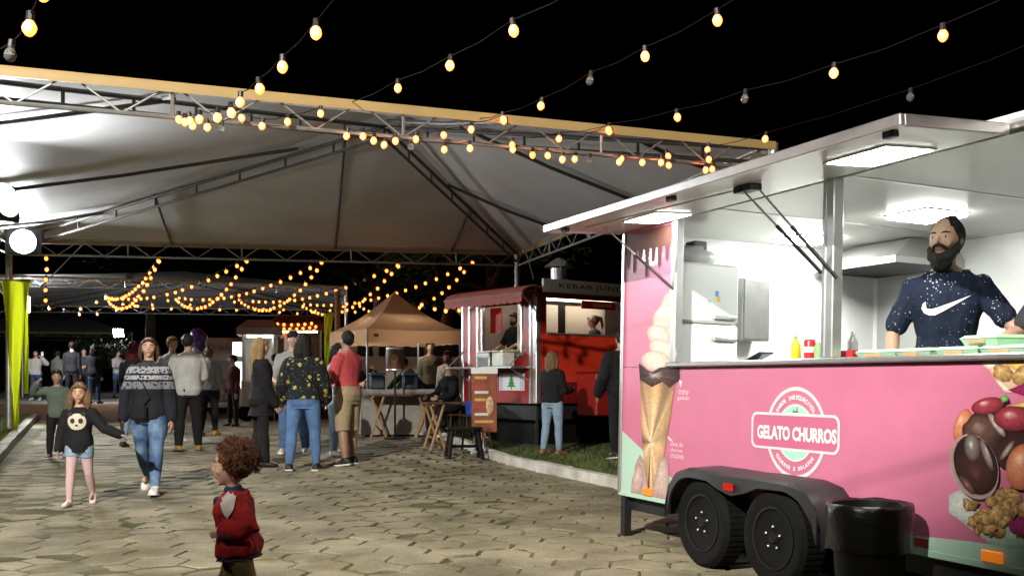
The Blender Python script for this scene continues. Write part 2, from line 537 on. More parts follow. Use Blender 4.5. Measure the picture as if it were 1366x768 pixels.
def big_tent(label, C, apex, th, band, canvas, posts_at, rafters, detail=True, nsub=16):
    """C: FL, FR, NR, NL eave corners; apex point"""
    root = thing('marquee_tent', label, 'tent', (apex.x, apex.y, 0))
    off = Vector((apex.x, apex.y, 0))
    C = [Vector(c) - off for c in C]; A = apex - off
    names = ('back', 'side', 'front', 'side')
    for e in range(4):
        p, q = C[e], C[(e + 1) % 4]
        # sagging fabric panel
        mb = MB(); rows = []
        for i in range(nsub + 1):
            t = i / nsub; row = []
            for j in range(nsub + 1):
                s_ = j / nsub
                base = p.lerp(q, s_); c = base.lerp(A, t)
                c.z -= .05 * math.sin(math.pi * t) * (1 - .4 * abs(2 * s_ - 1)) + .004 * math.sin(9 * s_ * math.pi) * (1 - t)
                c.z += .004
                row.append(c)
            rows.append(row)
        mb.loft(rows, 0, False, False)
        mb.build('roof_panel', canvas, root, 'all')
        mb = MB(); truss(mb, p, q, th, posts=5)
        mb.build('truss', M_steel, root, True)
        # canvas band covering the top chord
        d = (q - p).normalized(); nn = Vector((d.y, -d.x, 0))
        if nn.dot(p - A) < 0: nn = -nn
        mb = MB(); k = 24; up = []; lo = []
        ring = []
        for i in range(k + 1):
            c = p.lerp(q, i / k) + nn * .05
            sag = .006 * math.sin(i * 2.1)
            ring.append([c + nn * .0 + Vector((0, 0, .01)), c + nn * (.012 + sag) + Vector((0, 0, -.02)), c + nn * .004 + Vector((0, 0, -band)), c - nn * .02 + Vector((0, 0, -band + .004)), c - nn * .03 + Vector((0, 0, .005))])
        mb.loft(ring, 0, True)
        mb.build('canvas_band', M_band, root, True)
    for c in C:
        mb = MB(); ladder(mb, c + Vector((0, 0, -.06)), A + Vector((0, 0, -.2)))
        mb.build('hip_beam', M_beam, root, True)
    # rafters square to each eave up to the hips
    for e in range(4):
        p, q = C[e], C[(e + 1) % 4]
        for s_ in rafters:
            base = p.lerp(q, s_); d = (q - p).normalized(); nn = Vector((-d.y, d.x, 0))
            if nn.dot(A - p) < 0: nn = -nn
            # intersection with the nearer hip in plan
            best = None
            for h0 in (p, q):
                hx, hy = A.x - h0.x, A.y - h0.y
                det = nn.x * (-hy) + nn.y * hx
                if abs(det) < 1e-6: continue
                rx, ry = h0.x - base.x, h0.y - base.y
                t = (rx * (-hy) + ry * hx) / det
                u = (nn.x * ry - nn.y * rx) / det
                if t > 0 and 0 <= u <= 1.001 and (best is None or t < best[0]): best = (t, u, h0)
            if not best: continue
            t, u, h0 = best
            top = h0.lerp(A, u)
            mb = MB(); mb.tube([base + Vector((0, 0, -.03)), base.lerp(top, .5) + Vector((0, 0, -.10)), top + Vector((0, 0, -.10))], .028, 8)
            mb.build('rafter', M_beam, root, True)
    for c in posts_at:
        cc = C[c]; g = gz(cc.x + off.x, cc.y + off.y)
        mb = MB()
        mb.tube([(cc.x, cc.y, g - .02), (cc.x, cc.y, cc.z)], .06, 10)
        mb.box((cc.x - .14, cc.y - .14, g - .01), (cc.x + .14, cc.y + .14, g + .02))
        mb.build('post', M_steel, root, True)
    return root

EH = 2.7
FL = Vector((-9.58, 19.7, 3.9)); FR = Vector((.11, 21.66, 3.9)); NR = Vector((2.98, 11.8, 3.9)); NL = Vector((-6.75, 8.04, 3.9))
APEX = Vector((-.72 * EH, 5.83 * EH, 1.2 + 1.50 * EH))
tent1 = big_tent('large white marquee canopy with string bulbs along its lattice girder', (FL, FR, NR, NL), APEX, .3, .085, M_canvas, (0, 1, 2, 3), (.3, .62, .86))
C2 = [at(30, 404, 39), at(452, 411, 42), at(462, 392, 31.5), at(-10, 375, 28.0)]
C2 = [Vector((c.x, c.y, 4.05)) for c in C2]
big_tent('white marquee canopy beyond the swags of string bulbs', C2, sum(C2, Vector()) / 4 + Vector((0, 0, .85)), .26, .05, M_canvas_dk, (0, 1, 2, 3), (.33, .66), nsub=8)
C3 = [at(-20, 440, 62), at(166, 441, 62), at(176, 440, 54), at(-60, 440, 52)]
C3 = [Vector((c.x, c.y, 3.7)) for c in C3]
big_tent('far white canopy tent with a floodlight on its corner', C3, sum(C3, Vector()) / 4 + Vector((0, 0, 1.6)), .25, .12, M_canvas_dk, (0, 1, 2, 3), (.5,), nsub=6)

# guy ropes of the big tent
for a, b, lab in ((at(118, 318, 20.2), at(38, 400, 21.5), 'slanting guy rope beside the yellow banner'), (at(700, 330, 21.4), at(712, 372, 19.6), 'thin guy rope dropping behind the red trailer roof')):
    mb = MB(); mb.tube([a, b], .012, 6); tag(mb.build('guy_rope', M_steel), lab, 'rope')

# ------------------------------------------------------------------ floodlights
def floodlight(label, loc, aim, size, strength, pole_to=None, col=(.93, .97, 1), lamps=0):
    t = thing('floodlight', label, 'floodlight', loc)
    d = (Vector(aim) - Vector(loc)).normalized()
    M = d.to_track_quat('-Z', 'Y').to_matrix().to_4x4()
    w, h = size
    mb = MB(); mb.box((-w / 2 - .02, -h / 2 - .02, 0.004), (w / 2 + .02, h / 2 + .02, .09), M=M, bev=.015)
    for i in range(6):
        x = -w / 2 + w * i / 5; mb.box((x - .006, -h / 2, .09), (x + .006, h / 2, .13), M=M)
    mb.build('housing', M_dsteel, t)
    if lamps:
        for i in range(lamps):
            mb = MB(); mb.lathe([(h * .02, -.006), (h * .36, -.010), (h * .5, -.06), (h * .52, -.06), (h * .44, .003), (h * .02, .003)], M @ Vector((-w / 2 + w * (i + .5) / lamps, 0, 0)), 22, 0, M)
            mb.build('reflector', M_alu, t, True)
            mb = MB(); mb.lathe([(h * .001, -.055), (h * .3, -.05), (h * .44, -.045), (h * .44, -.03)], M @ Vector((-w / 2 + w * (i + .5) / lamps, 0, 0)), 22, 0, M)
            mb.build('lens', led('flood_led_%d' % strength, col, strength), t, True)
    else:
        mb = MB(); mb.box((-w / 2, -h / 2, -.004), (w / 2, h / 2, .003), M=M)
        mb.build('lens', led('flood_led_%d' % strength, col, strength), t)
    mb = MB(); mb.tube([M @ Vector((-w / 2 - .03, 0, .05)), M @ Vector((-w / 2 - .03, 0, .2)), M @ Vector((w / 2 + .03, 0, .2)), M @ Vector((w / 2 + .03, 0, .05))], .012, 6)
    if pole_to is not None: mb.tube([M @ Vector((0, 0, .2)), Vector(pole_to) - Vector(loc)], .02, 6)
    mb.build('bracket', M_dsteel, t)
    return t
FLOOD = 800
L1 = at(31, 322, 18.9); floodlight('white floodlight clamped below the corner of the big marquee girder', L1, L1 + Vector((.45, -1, -.22)), (.58, .44), 700, FL + Vector((0, 0, -.3)), lamps=1)
L2 = at(4, 268, 12.8); floodlight('large floodlight hung under the marquee roof lighting its canvas', L2, L2 + Vector((.9, -.28, .16)), (.5, .42), 300, L2 + Vector((-1.0, .1, .1)), lamps=1)
L4 = at(27, 402, 28.6); floodlight('added floodlight behind the yellow banner to brighten the second tent roof', L4, L4 + Vector((.8, .75, .12)), (.34, .26), 1600, C2[3])  # extra lamp, added to light the second tent's canvas
L5 = at(27, 406, 23.5); floodlight('floodlight shining through the yellow banner from behind', L5, L5 + Vector((.25, -1, -.02)), (.4, .34), 1100, at(-10, 420, 23.6))
L3 = at(158, 444, 52); floodlight('small far floodlight on the corner of the far tent', L3, L3 + Vector((-.05, -1, -.25)), (.5, .4), 110, C3[2])
# mast floodlight behind the photographer: it throws everyone's shadow away from the lens
mast = thing('floodlight_mast', 'tall steel mast with a floodlight behind the photographer', 'floodlight', (-4.6, -2.2, 0))
mb = MB(); mb.tube([(0, 0, 0), (0, 0, 6.6)], [.07, .05], 10); mb.box((-.2, -.2, 0), (.2, .2, .03)); mb.build('pole', M_steel, mast, True)
mb = MB(); mb.box((-.3, -.05, 6.6), (.3, .06, 7.0), bev=.02); mb.build('housing', M_dsteel, mast)
mb = MB(); mb.box((-1.6, .95, 6.71), (1.6, .97, 7.05)); mb.box((-1.6, .062, 7.05), (1.6, .97, 7.07)); mb.build('light_block_plate', M_dsteel, mast)  # added unseen plate, blocks the lamp's upward light
mb = MB(); mb.box((-1.6, .95, 5.6), (1.6, .97, 6.075)); mb.box((-1.6, .062, 5.58), (1.6, .97, 5.6)); mb.build('light_block_plate', M_dsteel, mast)  # added unseen plate, dims the light on the boy in front
mb = MB(); mb.box((-.26, .065, 6.64), (.26, .07, 6.96)); mb.build('lens', led('mast_led', (1, .96, .88), 8), mast)
sl = bpy.data.lights.new('mast_lamp', 'SPOT'); sl.energy = 11000; sl.color = (1, .95, .84); sl.shadow_soft_size = .07
sl.spot_size = R(110); sl.spot_blend = .5
so = link('mast_lamp', sl, mast); so.location = (0, .12, 6.8)
so.rotation_euler = (Vector((3.2, 10, -5.0))).to_track_quat('-Z', 'Y').to_euler()

# ------------------------------------------------------------------ string lights
def glow_glass(name, col, s):
    m = mat(name, (.9, .7, .4), .3, emit=col, es=s)
    nt, b = nodes_of(m)
    tr = nt.nodes.new('ShaderNodeBsdfTransparent'); mx = nt.nodes.new('ShaderNodeMixShader'); mx.inputs['Fac'].default_value = .22
    nt.links.new(tr.outputs[0], mx.inputs[2]); nt.links.new(b.outputs[0], mx.inputs[1]); nt.links.new(mx.outputs[0], nt.nodes['Material Output'].inputs[0])
    return m
M_bulb = glow_glass('amber_bulb_glass', (1, .18, .026), 3.4)
M_bulb_far = M_bulb
M_core = mat('filament_core', (.9, .7, .4), .4, emit=(1, .46, .10), es=30)
M_core_far = mat('filament_core_far', (.9, .7, .4), .4, emit=(1, .46, .10), es=28)
M_bulb_off = mat('clear_bulb_glass', (.9, .9, .88), .05, 0, .02, trans=.9)
M_sock = mat('bulb_socket', (.015, .013, .012), .5)
def bulb_meshes():
    mb = MB(); mb.lathe([(.001, -.105), (.014, -.1), (.027, -.085), (.032, -.068), (.029, -.052), (.019, -.036), (.015, -.03)], n=10)
    out = []
    for m in (M_bulb, M_bulb_off, M_bulb_far):
        me = mb.mesh('bulb'); me.materials.append(m); me.polygons.foreach_set('use_smooth', [True] * len(me.polygons)); out.append(me)
    for k, s_ in enumerate((2.3, 5.2)):
        me = out[0].copy(); me.materials.clear(); me.materials.append(glow_glass('amber_bulb_glass_%d' % k, (1, .19 - .03 * k, .026), s_)); out.append(me)
    mb = MB(); mb.lathe([(.012, .012), (.019, .008), (.019, -.03), (.016, -.036)], n=8)
    sk = mb.mesh('socket'); sk.materials.append(M_sock)
    mb = MB(); mb.ball((0, 0, -.067), (.010, .010, .012), 8, 6)
    cs = []
    for m in (M_core, M_core_far):
        me = mb.mesh('filament'); me.materials.append(m); cs.append(me)
    return out, sk, cs
BM, SK, CS = bulb_meshes()
def string_light(label, pts, bulbs, off=(), cable=.004, far=False, group=None, scale=1.0):
    """pts: cable path; bulbs: points on it that carry a bulb"""
    o0 = Vector(pts[0])
    t = thing('string_light', label, 'string lights', o0, 0, group)
    mb = MB(); mb.tube([Vector(p) - o0 for p in pts], cable, 5)
    mb.build('cable', M_cable, t)
    for i, p in enumerate(bulbs):
        b = link('bulb', BM[1] if i in off else random.choice((BM[0], BM[0], BM[3], BM[4])), t)
        b.location = Vector(p) - o0; b.scale = (scale,) * 3
        b.rotation_euler = (random.gauss(0, .1), random.gauss(0, .1), random.random() * 6)
        link('socket', SK, b)
        if i not in off: link('filament', CS[1 if far else 0], b)
    return t
def front_y(px):
    """depth of the near girder at a photo column"""
    # line NL-NR
    d = NR - NL
    # (NL.x+k dx)/(NL.y+k dy) = (px-CX)/FPX
    r = (px - CX) / FPX
    k = (r * NL.y - NL.x) / (d.x - r * d.y)
    return NL.y + k * d.y
def over_string(label, anchor_px, bulbs, off=(), rdx=-.40):
    """a string that leaves the near girder and runs back over the photographer, parallel to the road"""
    Y0 = front_y(anchor_px[0]); T = at(anchor_px[0], anchor_px[1], Y0 - .06)
    bp = []
    for (px, py) in bulbs:
        Y = (T.x - rdx * T.y) / ((px - CX) / FPX - rdx)
        bp.append(at(px, py, Y) + Vector((0, 0, .068)))
    pts = [T]; prev = T
    for b in bp:
        mid = prev.lerp(b, .5); mid.z -= .02
        pts += [mid, b]; prev = b
    d = (bp[-1] - bp[-2]).normalized() if len(bp) > 1 else (bp[0] - T).normalized()
    e = bp[-1]
    for k in range(1, 9):
        e = e + Vector((d.x, d.y, d.z + .05 * k)) * .9
        pts.append(e)
    string_light(label, pts, bp, off)
over_string('string of bulbs running up from the bulb cluster at the girder', (236, 158), [(252, 162), (267, 160), (291, 157), (307, 151), (321, 137), (345, 119), (377, 90), (422, 45)], (), -.52)
over_string('bulb string nearest the edge of the big tent with one dead bulb', (-60, 92), [(16, 74), (41, 39), (58, -8)], (0,), -.62)
over_string('overhead string with three lit bulbs above the middle of the girder', (470, 136), [(531, 118), (601, 88), (684, 42), (800, -14)])
over_string('overhead string with a dead bulb between its lit ones', (640, 158), [(671, 160), (723, 142), (789, 108), (860, 76), (956, 28)], (2,))
over_string('overhead string ending above the hatch of the pink trailer with one dead bulb', (780, 178), [(813, 174), (903, 157), (995, 132), (1113, 99), (1258, 48)], (2,))
over_string('short overhead string dropping behind the pink trailer roof', (945, 196), [(1022, 186), (1215, 130)], (1,))
def girder_festoon(label, seq, off=()):
    bp = [at(px, py, front_y(px) - .12) + Vector((0, 0, .068)) for px, py in seq]
    pts = []
    for a, b in zip(bp, bp[1:]):
        m = a.lerp(b, .5); m.z -= .02
        pts += [a, m]
    pts.append(bp[-1])
    string_light(label, pts, bp, off)
girder_festoon('festoon of bulbs hanging between the cluster and the middle of the girder', [(238, 160), (246, 163), (256, 168), (276, 170), (296, 172), (322, 158), (351, 169), (384, 163), (428, 152)], (4,))
girder_festoon('festoon swag of bulbs below the middle of the near girder', [(464, 182), (484, 182), (499, 188), (515, 194), (527, 189), (548, 197), (555, 186), (592, 181), (629, 173), (672, 162)], (5,))
girder_festoon('festoon swag of bulbs under the girder beside the hip beam', [(594, 200), (626, 198), (683, 200), (683, 194), (746, 186), (812, 176)])
girder_festoon('row of bulbs below the girder towards the pink trailer', [(710, 207), (730, 208), (750, 213), (768, 213), (787, 215), (827, 216), (829, 212), (857, 217), (882, 217), (891, 221), (889, 209), (942, 227), (950, 226), (945, 213), (945, 200)], (4,))

# swags between the two tents
def far_y(px):
    r = (px - CX) / FPX; d = FR - FL
    k = (r * FL.y - FL.x) / (d.x - r * d.y)
    return FL.y + k * d.y
def swag(label, A, B, sag, sp=.62, group='swags of bulbs between the two tents', jit=.03):
    A = Vector(A); B = Vector(B); n_ = 26; pts = []
    for i in range(n_ + 1):
        t = i / n_; p = A.lerp(B, t); p.z -= sag * 4 * t * (1 - t); pts.append(p)
    L = [0]
    for a, b in zip(pts, pts[1:]): L.append(L[-1] + (b - a).length)
    bp = []; s_ = .12
    while s_ < L[-1] - .05:
        i = max(k for k in range(n_ + 1) if L[k] <= s_); i = min(i, n_ - 1)
        bp.append(pts[i].lerp(pts[i + 1], (s_ - L[i]) / max(1e-6, L[i + 1] - L[i])))
        s_ += sp * random.uniform(.9, 1.1)
    off = tuple(i for i in range(len(bp)) if random.random() < .05)
    string_light(label, pts, bp, off, .005, True, group, 1.1)
tops = [(62, 332), (213, 341), (331, 341), (432, 343), (533, 348), (633, 344)]
lows = [(62, 404), (140, 392), (232, 393), (318, 396), (400, 402), (470, 398)]
TP = [at(px, py, far_y(px) + .1) for px, py in tops]
LP = [at(px, py, 28.3 + 3.2 * (px - 20) / 440) for px, py in lows]
swag('string of bulbs dropping beside the corner post of the big tent', TP[0], at(61, 406, far_y(61) + .5), .0, .2)
for i in range(1, 6):
    swag('sagging string of warm bulbs between the two white tents', TP[i], LP[i - 1] if i > 1 else LP[1], .34, .55)
    swag('sagging string of warm bulbs between the two white tents', TP[i], LP[i], .62 if i < 5 else .75, .55)
for i in range(5):
    a = LP[i].copy(); b = LP[i + 1].copy(); a.z -= .05; b.z -= .05; a.y -= .1; b.y -= .1
    swag('drooping row of warm bulbs along the girder of the far tent', a, b, .22, .42, 'bulb rows along the far tent girder')
    a2 = a + Vector((.4, 1.0, -.12)); b2 = b + Vector((.3, 1.2, -.1))
    swag('drooping row of warm bulbs along the girder of the far tent', a2, b2, .12, .5, 'bulb rows along the far tent girder')
swag('short string of bulbs from the popup tent to the red trailer awning', at(560, 400, 20.5), at(628, 405, 18.7), .1, .5)
# ------------------------------------------------------------------ people
def bake(o, voxel, smooth=3):
    m = o.modifiers.new('r', 'REMESH'); m.mode = 'VOXEL'; m.voxel_size = voxel; m.use_smooth_shade = True
    if smooth:
        s_ = o.modifiers.new('s', 'SMOOTH'); s_.factor = .5; s_.iterations = smooth
    dg = bpy.context.evaluated_depsgraph_get()
    me = bpy.data.meshes.new_from_object(o.evaluated_get(dg))
    o.modifiers.clear(); old = o.data; o.data = me
    bpy.data.meshes.remove(old)
    return me
def wrinkle(me, amp, freq, st=(1, 1, .45), seed=0.0, fn=None):
    nr = [v.normal.copy() for v in me.vertices]
    for v, n_ in zip(me.vertices, nr):
        p = Vector((v.co.x * freq * st[0] + seed, v.co.y * freq * st[1], v.co.z * freq * st[2]))
        d = noise.noise(p) * .65 + noise.noise(p * 2.3) * .35
        v.co += n_ * d * amp * (fn(v.co) if fn else 1)
def solid(mb, name, m, parent, voxel, smooth=3, wr=None, seed=0):
    o = mb.build(name, m, None)
    me = bake(o, voxel, smooth)
    if wr: wrinkle(me, *wr, seed=seed)
    me.materials.clear(); me.materials.append(m)
    me.polygons.foreach_set('use_smooth', [True] * len(me.polygons))
    o.parent = parent
    o.data.name = name
    return o

def skin_mat(tone): return mat('skin_%.2f' % tone, (.55 * tone, .33 * tone, .235 * tone), .5, 0, .1, 9, .1, 60, sss=.08)
def cloth(name, col, var=.14, bump=.25): return mat(name, col, .85, 0, var, 7, bump, 110, spec=.25)
def hair_mat(name, col):
    m = mat(name, col, .6, 0, .45, 30, .8, 60, spec=.25)
    nt, b = nodes_of(m)
    for nd in nt.nodes:
        if nd.type == 'TEX_NOISE':
            mp = nt.nodes.new('ShaderNodeMapping'); mp.inputs['Scale'].default_value = (3, 3, .35)
            l = nd.inputs['Vector'].links[0].from_socket
            nt.links.new(l, mp.inputs[0]); nt.links.new(mp.outputs[0], nd.inputs['Vector'])
    return m
M_eye_w = mat('eye_white', (.42, .38, .35), .3)
M_eye_d = mat('eye_dark', (.02, .012, .008), .15)
M_lip = mat('lip', (.27, .11, .09), .5)
M_denim = cloth('blue_denim', (.075, .135, .26), .3)
M_ldenim = cloth('light_denim', (.26, .36, .48), .25)
M_ddenim = cloth('dark_denim', (.035, .06, .13), .3)
M_blackc = cloth('black_cloth', (.012, .012, .014), .2)
M_whites = mat('white_shoe', (.72, .72, .7), .5, 0, .08, 20)
M_blacks = mat('black_shoe', (.015, .015, .016), .5, 0, .2, 20)
TORSO = [(-.055, .058, .055, 0), (-.03, .086, .068, -.004), (.015, .094, .074, -.006), (.06, .088, .066, -.002), (.105, .080, .059, .002), (.16, .088, .063, .004),
         (.215, .100, .068, .006), (.26, .104, .063, .002), (.295, .088, .050, -.004), (.318, .060, .042, -.006), (.34, .036, .037, -.002)]
PERSON_N = [0]
def person(label, pos, yaw=0, H=1.7, hk=1.0, tone=1.0, wS=1.0, wH=1.0, girth=1.0, lean=0, lean_s=0,
           legs=((0, 0, 4), (0, 0, 4)), arms=(((.12, .03, -1), (.05, .2, -1)), ((.12, .03, -1), (.05, .2, -1))),
           head=(0, 0), top=None, bottom=None, shoes=None, hair=None, det=1, face=False, palm=None, group=None, extra=None, name='person', skirtz=None):
    """legs: (thigh pitch, knee bend, spread) in degrees for the sides -x, +x; arms: (upper dir, fore dir) as (out, forward, up)"""
    PERSON_N[0] += 1; seed = PERSON_N[0] * 3.7
    t = thing(name, label, 'person', pos, R(yaw), group)
    vox = {3: .0065, 2: .009, 1: .0125, 0: .017}[det]
    sk = skin_mat(tone)
    def P(r, f, u): return Vector((r, -f, u))
    # legs
    hipz = .515 * H; tl = .245 * H; sl_ = .232 * H
    J = {}
    low = 0
    for i, sd in enumerate((-1, 1)):
        a, b, sp = legs[i]
        hip = Vector((sd * .052 * H * wH, 0, 0))
        d1 = Vector((sd * math.sin(R(sp)), -math.sin(R(a)), -math.cos(R(a)))).normalized()
        d2 = Vector((sd * math.sin(R(sp)) * .6, -math.sin(R(a - b)), -math.cos(R(a - b)))).normalized()
        kn = hip + d1 * tl; an = kn + d2 * sl_
        J[('leg', i)] = (hip, kn, an); low = min(low, an.z)
    pz = -low + .038 * H
    for i in range(2): J[('leg', i)] = tuple(p + Vector((0, 0, pz)) for p in J[('leg', i)])
    # torso frame
    M = Matrix.Translation((0, 0, pz)) @ Matrix.Rotation(R(lean), 4, 'X') @ Matrix.Rotation(R(lean_s), 4, 'Y')
    def T(r, f, d): return M @ Vector((r * H, -f * H, d * H))
    def torso_rings(d0, d1, ex, exd=None, n=20, flare=0.0, hips=1.0):
        tab = TORSO; rings = []
        ds = sorted({d0, d1} | {d for d, *_ in tab if d0 < d < d1})
        for d in ds:
            if d < tab[0][0]:
                w, dp, fo = .082, .068, -.002
            else:
                w = lerp_tab([(q[0], q[1]) for q in tab], d); dp = lerp_tab([(q[0], q[2]) for q in tab], d); fo = lerp_tab([(q[0], q[3]) for q in tab], d)
            hh = sstep(.1, .02, d); ss = sstep(.12, .24, d)
            w *= (1 + (wH - 1) * hh) * (1 + (wS - 1) * ss); dp *= 1 + (girth - 1) * (1 if d < .27 else .3)
            if d < .27: w *= 1 + (girth - 1) * .7
            w += ex + flare * max(0, .1 - d); dp += (ex if exd is None else exd) + flare * max(0, .1 - d)
            rings.append([T(w * math.copysign(abs(math.cos(q)) ** .82, math.cos(q)), fo + dp * math.copysign(abs(math.sin(q)) ** .9, math.sin(q)), d) for q in [2 * math.pi * j / n for j in range(n)]])
        return rings
    # arms
    for i, sd in enumerate((-1, 1)):
        ud, fd = arms[i]
        sh = T(sd * .097 * wS, -.004, .269)
        u_ = Vector((sd * ud[0], -ud[1], ud[2])).normalized(); f_ = Vector((sd * fd[0], -fd[1], fd[2])).normalized()
        el = sh + u_ * .172 * H; wr = el + f_ * .145 * H
        J[('arm', i)] = (sh, el, wr, f_)
    # head
    hh = .130 * H * hk
    neck0 = T(0, -.006, .30); headc = T(0, .006, .352) + Vector((0, 0, hh * .5 + .003 * H))
    hyaw, hpit = head
    HM = Matrix.Rotation(R(hyaw), 4, 'Z') @ Matrix.Rotation(R(hpit), 4, 'X')
    def hp(r, f, u): return headc + (HM @ Vector((r * hh, -f * hh, u * hh)))
    def head_fn(v):
        x, y, z = v
        f = -y
        if z < 0:
            k = 1 - .34 * (-z) ** 1.6
            x *= k
            if f > 0: y = y - .24 * (-z) ** 1.5 * min(1, f * 2)      # jaw sits forward
            if f < 0: y *= 1 - .35 * (-z)
        else:
            y += .05 * z
        if f > .3 and abs(x) < .75: y += .05 * (f - .3)
        return Vector((x, y, z))
    ha, hb = .335 * hh, .42 * hh
    def head_shapes(mb):
        mb.ball(headc, (ha, hb, hh * .5), 22, 16, 0, HM, head_fn)
        # nose, brow, lips, ears
        mb.tube([hp(0, .40, .07), hp(0, .455, -.05), hp(0, .475, -.10), hp(0, .42, -.14)], [.022 * hh, .028 * hh, .040 * hh, .024 * hh], 8)
        mb.tube([hp(-.17, .33, .10), hp(0, .38, .11), hp(.17, .33, .10)], [.02 * hh, .028 * hh, .02 * hh], 6)
        mb.ball(hp(0, .385, -.245), (.095 * hh, .04 * hh, .035 * hh), 10, 6, 0, HM)
        mb.ball(hp(0, .30, -.41), (.1 * hh, .07 * hh, .07 * hh), 10, 6, 0, HM)
        for sd in (-1, 1):
            mb.ball(hp(sd * .34, -.03, -.05), (.03 * hh, .07 * hh, .115 * hh), 8, 6, 0, HM)
            mb.ball(hp(sd * .17, .28, -.13), (.1 * hh, .08 * hh, .09 * hh), 8, 6, 0, HM)
    def arm_tube(mb, i, k0, k1, ex, rs=1.0):
        """k: 0 shoulder, 1 elbow, 2 wrist"""
        sh, el, wr, f_ = J[('arm', i)]
        st = [(0, .0305), (.25, .030), (.6, .027), (1, .0225), (1.3, .0225), (1.7, .0185), (2, .0155)]
        def pt(k): return sh.lerp(el, k) if k <= 1 else el.lerp(wr, k - 1)
        ks = sorted({k0, k1} | {k for k, _ in st if k0 < k < k1})
        mb.tube([pt(k) for k in ks], [(lerp_tab(st, k) * (girth * .5 + .5) * rs + ex) * H for k in ks], 12, rnd=True)
    def leg_tube(mb, i, k0, k1, ex, rs=1.0):
        hip, kn, an = J[('leg', i)]
        st = [(0, .052), (.2, .053), (.6, .043), (1, .033), (1.25, .0345), (1.5, .031), (2, .02)]
        def pt(k): return hip.lerp(kn, k) if k <= 1 else kn.lerp(an, k - 1)
        ks = sorted({k0, k1} | {k for k, _ in st if k0 < k < k1})
        rad = []
        for k in ks:
            r_ = lerp_tab(st, k)
            if callable(ex): e = ex(k)
            else: e = ex
            rad.append((r_ * (girth * .5 + .5) * (1 + (wH - 1) * .5) * rs + e) * H)
        mb.tube([pt(k) for k in ks], rad, 14, rnd=False)
    def hand(mb, i):
        sh, el, wr, f_ = J[('arm', i)]
        sd = (-1, 1)[i]
        pn = Vector((-sd, 0, 0)) if not palm else Vector(palm[i])
        pn = (pn - f_ * pn.dot(f_)).normalized()
        wd = f_.cross(pn).normalized()
        if wd.y > 0 and palm is None: wd = -wd                 # thumb side forward
        L = .05 * H
        rings = []
        for (k, w, th) in ((-.1, .016, .013), (.25, .021, .012), (.7, .025, .011), (1.0, .024, .009)):
            c = wr + f_ * L * k
            rings.append([c + wd * math.cos(q) * w * H + pn * math.sin(q) * th * H for q in [2 * math.pi * j / 10 for j in range(10)]])
        mb.loft(rings)
        for j, (off_, ln) in enumerate(((.019, .040), (.0065, .046), (-.0065, .043), (-.0185, .034))):
            b0 = wr + f_ * L * .85 + wd * off_ * H
            c1 = (f_ + pn * .35).normalized(); c2 = (f_ + pn * 1.1).normalized()
            b1 = b0 + f_ * L * .15 + c1 * ln * H * .5; b2 = b1 + c2 * ln * H * .5
            mb.tube([b0, b1, b2], [.0058 * H, .0054 * H, .0046 * H], 7, rnd=True)
        b0 = wr + f_ * L * .2 + wd * .015 * H
        b1 = b0 + (f_ * .6 + wd * .8 + pn * .3).normalized() * .024 * H; b2 = b1 + (f_ * .9 + wd * .2 + pn * .4).normalized() * .022 * H
        mb.tube([b0, b1, b2], [.0075 * H, .0062 * H, .005 * H], 7, rnd=True)
    # ---- body, one surface
    mb = MB()
    mb.loft(torso_rings(-.05, .34, -.004))
    mb.tube([neck0 - Vector((0, 0, .01)), T(0, .0, .335), headc - Vector((0, 0, hh * .28))], [.036 * H, .030 * H, .031 * H * (hk * .5 + .5)], 12)
    head_shapes(mb)
    for i in range(2):
        arm_tube(mb, i, 0, 2, 0); leg_tube(mb, i, 0, 2, 0); hand(mb, i)
        hip, kn, an = J[('leg', i)]
        mb.tube([an, an + Vector((0, -.09 * H, -.02 * H))], [.02 * H, .016 * H], 8, rnd=True)
    solid(mb, 'body', sk, t, vox, 2)
    # ---- clothes
    if top:
        mb = MB(); e = top.get('ex', .008); hem = top.get('hem', -.01)
        mb.loft(torso_rings(hem, top.get('neck', .322), e, flare=top.get('flare', 0)))
        for i in range(2):
            if top.get('sl', 2) > 0: arm_tube(mb, i, 0, top.get('sl', 2), e * .9 + top.get('slx', .0))
        if top.get('collar'):
            c = T(0, -.004, .318); mb.tube([c - Vector((0, 0, .012 * H)), c + Vector((0, 0, .022 * H))], [.05 * H, .043 * H], 14)
        if top.get('hood'):
            mb.ball(T(0, -.05, .315), (.06 * H, .035 * H, .045 * H), 12, 8)
        o = solid(mb, top.get('name', 'shirt'), top['mat'], t, vox, 2, (top.get('wr', .009) * H / 1.7, 13 / H * 1.7), seed)
        t['_top'] = o.name
        if top.get('cuff'):
            mb = MB()
            for i in range(2): arm_tube(mb, i, top['sl'] - .14, top['sl'] + .03, e * .9 + top.get('slx', 0) - .001)
            mb.loft(torso_rings(hem - .016, hem + .02, e + .001, flare=top.get('flare', 0)))
            solid(mb, 'ribbing', top['cuff'], t, vox, 1)
    if bottom:
        mb = MB(); e = bottom.get('ex', .005); k1 = bottom.get('to', 1.97)
        mb.loft(torso_rings(-.06, bottom.get('waist', .075), e))
        for i in range(2): leg_tube(mb, i, 0, k1, bottom.get('exf', e), bottom.get('rs', 1.0))
        solid(mb, bottom.get('name', 'trousers'), bottom['mat'], t, vox, 2, (bottom.get('wr', .007) * H / 1.7, 15 / H * 1.7), seed + 9)
    if bottom and bottom.get('tights'):
        mb = MB()
        for i in range(2): leg_tube(mb, i, .2, 1.99, .002)
        solid(mb, 'tights', bottom['tights'], t, vox, 1)
